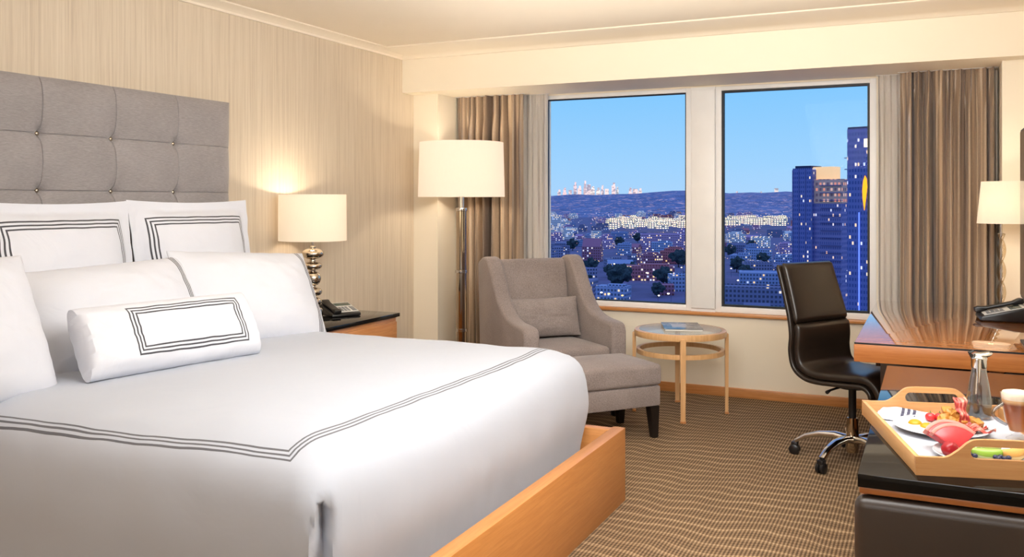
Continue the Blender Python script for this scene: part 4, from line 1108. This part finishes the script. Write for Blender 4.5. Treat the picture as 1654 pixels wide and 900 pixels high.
# distinct nearer buildings
for px_, py_, r_ in ((1075, 405, 38), (1048, 452, 25), (957, 422, 15), (895, 386, 17), (1200, 500, 29), (1398, 486, 23), (1255, 462, 34)):
    spots.append((*ground(px_, py_, GZ), r_))
place_building(0, 'lilac', *ground(1075, 405, GZ), 70, 30, 24, .3, 'long lilac apartment block at the right edge of the left window')
place_building(2, 'brick', *ground(1048, 452, GZ), 44, 20, 13, .3, 'low pinkish brick block behind the dark trees, left window')
place_building(3, 'brick', *ground(957, 422, GZ), 22, 18, 18, .2, 'gabled red house just right of the armchair, left window')
place_building(0, 'pale', *ground(895, 386, GZ), 26, 20, 44, .3, 'tall pale block above the armchair, left window')
place_building(0, 'navy', *ground(1200, 500, GZ), 52, 20, 16, .15, 'long dark block with lit window row behind the desk chair')
place_building(0, 'navy', *ground(1398, 486, GZ), 40, 18, 14, .1, 'dark block with a warm lit arcade right of the desk chair')
place_building(0, 'grey', *ground(1255, 462, GZ), 60, 26, 12, .2, 'broad slate-blue roofed hall left of the blue tower')
# trees
tm = NT('dusk_foliage'); o = tm.pos()
tm.p(Base_Color=tm.ramp(tm.noise(o, .9, 3), [(.35, lin((34, 50, 62))), (.65, lin((64, 84, 92)))]), Roughness=1.0); MT['leaf'] = tm.m
MT['bark'] = plain('dusk_bark', (50, 44, 54), .9)
tree0 = thing('city_tree', 'dark rounded tree between the city buildings', 'tree', (0, 0, 0))
MB().tube([(0, 0, 0), (.1, 0, 3), (0, .1, 6)], [.5, .4, .25], 8).build('trunk', 'bark', tree0)
blob(5.2, (1, 1, .95), 4, .7, 1.9, 4).xf(Matrix.Translation((0, 0, 8))).build('crown', 'leaf', tree0)
fst = True
for px, py, s in [(1002, 468, 1.5), (1010, 466, 1.3), (994, 464, 1.1), (1072, 462, 1.2), (1082, 460, 1.3), (1092, 462, 1.1), (1096, 432, 1.4), (1104, 430, 1.2), (985, 448, .9), (1020, 446, 1), (1190, 440, 1.2), (1204, 452, 1), (1232, 430, 1.1), (1180, 415, 1.2), (1214, 405, 1.1), (1375, 470, 1.1), (1390, 452, 1.2), (1062, 480, .8), (940, 470, 1.2), (955, 440, 1.1), (925, 405, 1.3), (1000, 400, 1.2), (1030, 392, 1.2)]:
    x, y = ground(px, py, GZ)
    if not free(x, y, 7.5*s): continue
    if fst: tree0.location = (x, y, GZ-.3); tree0.scale = (s,)*3; r = tree0; fst = False
    else: r = dup(tree0, (x, y, GZ-.3), rc.uniform(0, 6), scale=(s,)*3)
    r['label'] = 'dark rounded tree between the city buildings'; r['group'] = 'trees among the city buildings'
# street lamps near by
MT['lampglow'] = glow('street_lamp_glow', (255, 210, 130), (255, 170, 70), 9)
MT['lampwhite'] = glow('street_lamp_white', (255, 240, 220), (255, 232, 200), 7)
def slamp(col):
    o = thing('street_lamp', '', 'street lamp')
    MB().tube([(0, 0, 0), (0, 0, 7.6), (.6, 0, 8.2), (1.6, 0, 8.3)], [.12, .09, .07, .06], 8).build('lamp_post', 'steel', o)
    blob(.75, (1.1, .8, .55), 1, .05, sub=2).xf(Matrix.Translation((1.9, 0, 8.2))).build('lamp_head', col, o)
    return o
sA, sB = slamp('lampglow'), slamp('lampwhite')
uA = uB = False
for px, py, c in [(979, 494, 'a'), (1008, 497, 'a'), (967, 492, 'b'), (1063, 497, 'b'), (1084, 494, 'b'), (1041, 456, 'b'), (1047, 457, 'a'), (945, 470, 'b'), (953, 486, 'b'), (1028, 431, 'b'), (1053, 414, 'b'), (1046, 412, 'b'), (1189, 470, 'b'), (1181, 448, 'b'), (1253, 420, 'b'), (1222, 418, 'b'), (1400, 470, 'a'), (1385, 415, 'a'), (1244, 396, 'b'), (1206, 390, 'b'), (990, 440, 'b'), (1070, 440, 'b'), (1100, 446, 'b')]:
    x, y = ground(px, py, GZ)
    if not free(x, y, 2.5): continue
    src = sA if c == 'a' else sB
    if c == 'a' and not uA: sA.location = (x, y, GZ-.1); r = sA; uA = True
    elif c == 'b' and not uB: sB.location = (x, y, GZ-.1); r = sB; uB = True
    else: r = dup(src, (x, y, GZ-.1), rc.uniform(0, 6))
    r['label'] = 'street lamp glowing amber in the city streets' if c == 'a' else 'street lamp glowing white in the city streets'
    r['group'] = 'amber street lamps' if c == 'a' else 'white street lamps'
for k in range(40):
    px = rc.uniform(1168, 1262); d = rc.uniform(1950, 2500); x, y = ray(px, d); w_ = rc.uniform(20, 36)
    if free(x, y, w_*.75): place_building(rc.choice([0, 2]), 'lit', x, y, w_, 14, rc.uniform(9, 17), .45, 'low glowing block standing in for floodlit ground, right window', 'floodlit strip in the right window', GZ+16)  # glowing blocks stand in for bright floodlit ground
for k in range(110):
    px = rc.choice([rc.uniform(985, 1040), rc.uniform(1050, 1108)]); d = rc.uniform(1850, 2800); x, y = ray(px, d); w_ = rc.uniform(12, 26)
    if free(x, y, w_*.75): place_building(rc.choice([0, 2]), 'lit', x, y, w_, 11, rc.uniform(8, 14), .45, 'low glowing building in the bright district, left window', 'bright district in the left window', GZ+12)
cnt = 0
for py0, py1, n, s0, s1, h0, h1 in ((341, 347, 36, 24, 54, 14, 30), (347, 356, 60, 18, 44, 10, 26), (355, 372, 70, 15, 36, 9, 24), (372, 395, 56, 14, 32, 8, 22), (395, 430, 44, 14, 30, 8, 18), (430, 480, 34, 13, 28, 7, 14), (480, 530, 14, 13, 24, 7, 11)):
    k = 0; tries = 0
    while k < n and tries < 2500:
        tries += 1
        px = rc.uniform(845, 1420) if rc.random() < .84 else rc.choice([rc.uniform(760, 845), rc.uniform(1420, 1640), rc.uniform(1420, 1640)]); py = rc.uniform(py0, py1)
        if 1125 < px < 1150 and rc.random() < .6: continue
        x, y = ground(px, py, GZ)
        w = rc.uniform(s0, s1); dp = rc.uniform(s0, s1)*.8; h = rc.uniform(h0, h1)
        if not free(x, y, max(w, dp)*.75): continue
        kind = rc.choice([0, 0, 1, 2, 2, 3, 4]) if py < 430 else rc.choice([0, 0, 2, 3])
        if kind == 3: h *= .6
        if kind == 4: h *= .7
        colr = rc.choice(['lilac', 'pale', 'brick', 'navy', 'grey', 'lilac', 'navy', 'pale'] if py < 400 else ['navy', 'brick', 'navy', 'grey', 'lilac'])
        place_building(kind, colr, x, y, w, dp, h, rc.uniform(-.35, .35)+.3)
        k += 1; cnt += 1
# past the three hundred largest in view, the tiny farthest blocks become one piece of stuff
blds = [o for o in COL.objects if o.name.startswith('city_building') and o.type == 'MESH']
def seen(o): return o.scale.x*o.scale.z/(o.location.x**2+o.location.y**2)
blds.sort(key=seen, reverse=True)
rest_, far_bm, slots = blds[270:], bmesh.new(), []
for o in rest_:
    mat_ = o.data.materials[0]
    if mat_ not in slots: slots.append(mat_)
    mw = Matrix.Translation(o.location) @ Matrix.Rotation(o.rotation_euler.z, 4, 'Z') @ Matrix.Diagonal((*o.scale, 1))
    b_ = bmesh.new(); b_.from_mesh(o.data); bmesh.ops.transform(b_, matrix=mw, verts=b_.verts)
    for f in b_.faces: f.material_index = slots.index(mat_)
    me_ = bpy.data.meshes.new('tmp'); b_.to_mesh(me_); b_.free(); far_bm.from_mesh(me_); bpy.data.meshes.remove(me_)
    bpy.data.objects.remove(o)
if rest_:
    me_ = bpy.data.meshes.new('far_city_blocks'); far_bm.to_mesh(me_); far_bm.free()
    for mat_ in slots: me_.materials.append(mat_)
    o = bpy.data.objects.new('far_city_blocks', me_); COL.objects.link(o)
    o['kind'] = 'stuff'; o['label'] = 'crowd of tiny farthest city blocks below the wooded hills'; o['category'] = 'buildings'
# the speckle of uncountable far lamps and windows between the blocks
def specks(name, label, mat, n, pys, seed):
    r_ = random.Random(seed); bm = bmesh.new()
    for _ in range(n):
        px = r_.uniform(820, 1560); py = r_.choice(pys)+r_.uniform(-7, 7); py = max(334, py)
        x, y = ground(px, py, GZ); d = math.hypot(x, y); q = d/1440*r_.uniform(.35, .85)
        z = GZ+r_.uniform(5, 22)
        vs = [bm.verts.new((x+a*q*1.2, y+b*q, z+c*q*.8)) for a, b, c in ((1, 0, 0), (0, 1, 0), (-1, 0, 0), (0, -1, 0), (0, 0, 1), (0, 0, -1))]
        for a, b in ((0, 1), (1, 2), (2, 3), (3, 0)): bm.faces.new((vs[a], vs[b], vs[4])); bm.faces.new((vs[b], vs[a], vs[5]))
    m = MB(); m.add(bm); o = m.build(name, mat, smooth=False); o['kind'] = 'stuff'; o['label'] = label; o['category'] = 'lights'
specks('city_lights', 'scattered tiny warm lights across the city at dusk', glow('far_lamp_warm', (255, 220, 170), (255, 206, 150), 1.5), 240, [340, 346, 352, 358, 366, 376, 392, 410, 435, 460], 3)
specks('city_lights', 'scattered tiny cool white lights across the city at dusk', glow('far_lamp_white', (255, 250, 250), (248, 236, 255), 1.1), 300, [338, 342, 347, 352, 356, 360, 366, 376, 390, 405], 4)
specks('city_lights', 'scattered tiny rose lights across the city at dusk', glow('far_lamp_rose', (255, 190, 190), (255, 150, 160), .8), 120, [342, 350, 358, 370, 390, 420], 5)
# ------------------------------------------------------------------ sky
w = bpy.data.worlds.new('dusk'); sc.world = w; w.use_nodes = True
nt = w.node_tree; bg = nt.nodes['Background']
tc = nt.nodes.new('ShaderNodeTexCoord'); sp = nt.nodes.new('ShaderNodeSeparateXYZ'); nt.links.new(tc.outputs['Generated'], sp.inputs[0])
rp = nt.nodes.new('ShaderNodeValToRGB'); nt.links.new(sp.outputs[2], rp.inputs[0])
e = rp.color_ramp.elements
e[0].position = 0; e[0].color = lin((172, 214, 253)); e[1].position = .5; e[1].color = lin((140, 170, 234))
e2 = e.new(.04); e2.color = lin((160, 212, 255)); e3 = e.new(.15); e3.color = lin((120, 198, 255))
nt.links.new(rp.outputs[0], bg.inputs[0]); bg.inputs[1].default_value = 1.0

# ------------------------------------------------------------------ lights
def point(loc, power, col, r=.04):
    l = bpy.data.lights.new('lamp_light', 'POINT'); l.energy = power; l.color = col; l.shadow_soft_size = r
    o = bpy.data.objects.new('lamp_light', l); COL.objects.link(o); o.location = loc
def area(loc, rot, sx_, sy_, power, col, name='overhead_fill'):
    l = bpy.data.lights.new(name, 'AREA'); l.shape = 'RECTANGLE'; l.size = sx_; l.size_y = sy_; l.energy = power; l.color = col
    o = bpy.data.objects.new(name, l); COL.objects.link(o); o.location = loc; o.rotation_euler = rot
WARM = (1, .86, .68)
point((-3.47, 4.47, 1.36), 9, WARM, .05)
point((-3.165, 5.84, 1.60), 13, WARM, .06)
point((.36, 5.80, 1.39), 4.5, WARM, .04)
area((-1.4, 2.9, 2.50), (0, 0, 0), 2.6, 2.6, 9, (.97, .985, 1))  # unseen overhead fill added to light the room evenly
area((.40, 2.9, 2.15), (0, rad(72), 0), .6, 2.2, 14, (.96, .98, 1), 'side_fill')  # unseen fill added for the bed foot and headboard
area((-.6, -1.5, 2.4), (rad(58), 0, rad(14)), 2.4, 1.2, 66, (.96, .98, 1), 'flash_bounce')  # soft unseen fill added behind the camera
area((-.45, 2.2, 2.22), (rad(60), 0, rad(20)), 1.8, 1.0, 70, (1, .99, .97), 'window_wall_fill')  # added out of view to brighten the window wall
area((-2.6, -1.2, 1.5), (rad(82), 0, rad(2)), 1.4, .8, 15, (1, .76, .52), 'warm_entry_fill')  # warm fill added for the near duvet side, no lamp seen there
area((-1.3, 3.9, 1.95), (PI, 0, 0), 2.6, 2.8, 22, (1, .94, .84), 'upward_fill')  # fill added in mid-air, facing up to lift the ceiling
sc.view_settings.view_transform = 'Standard'
sc.view_settings.look = 'None'
sc.view_settings.exposure = 0
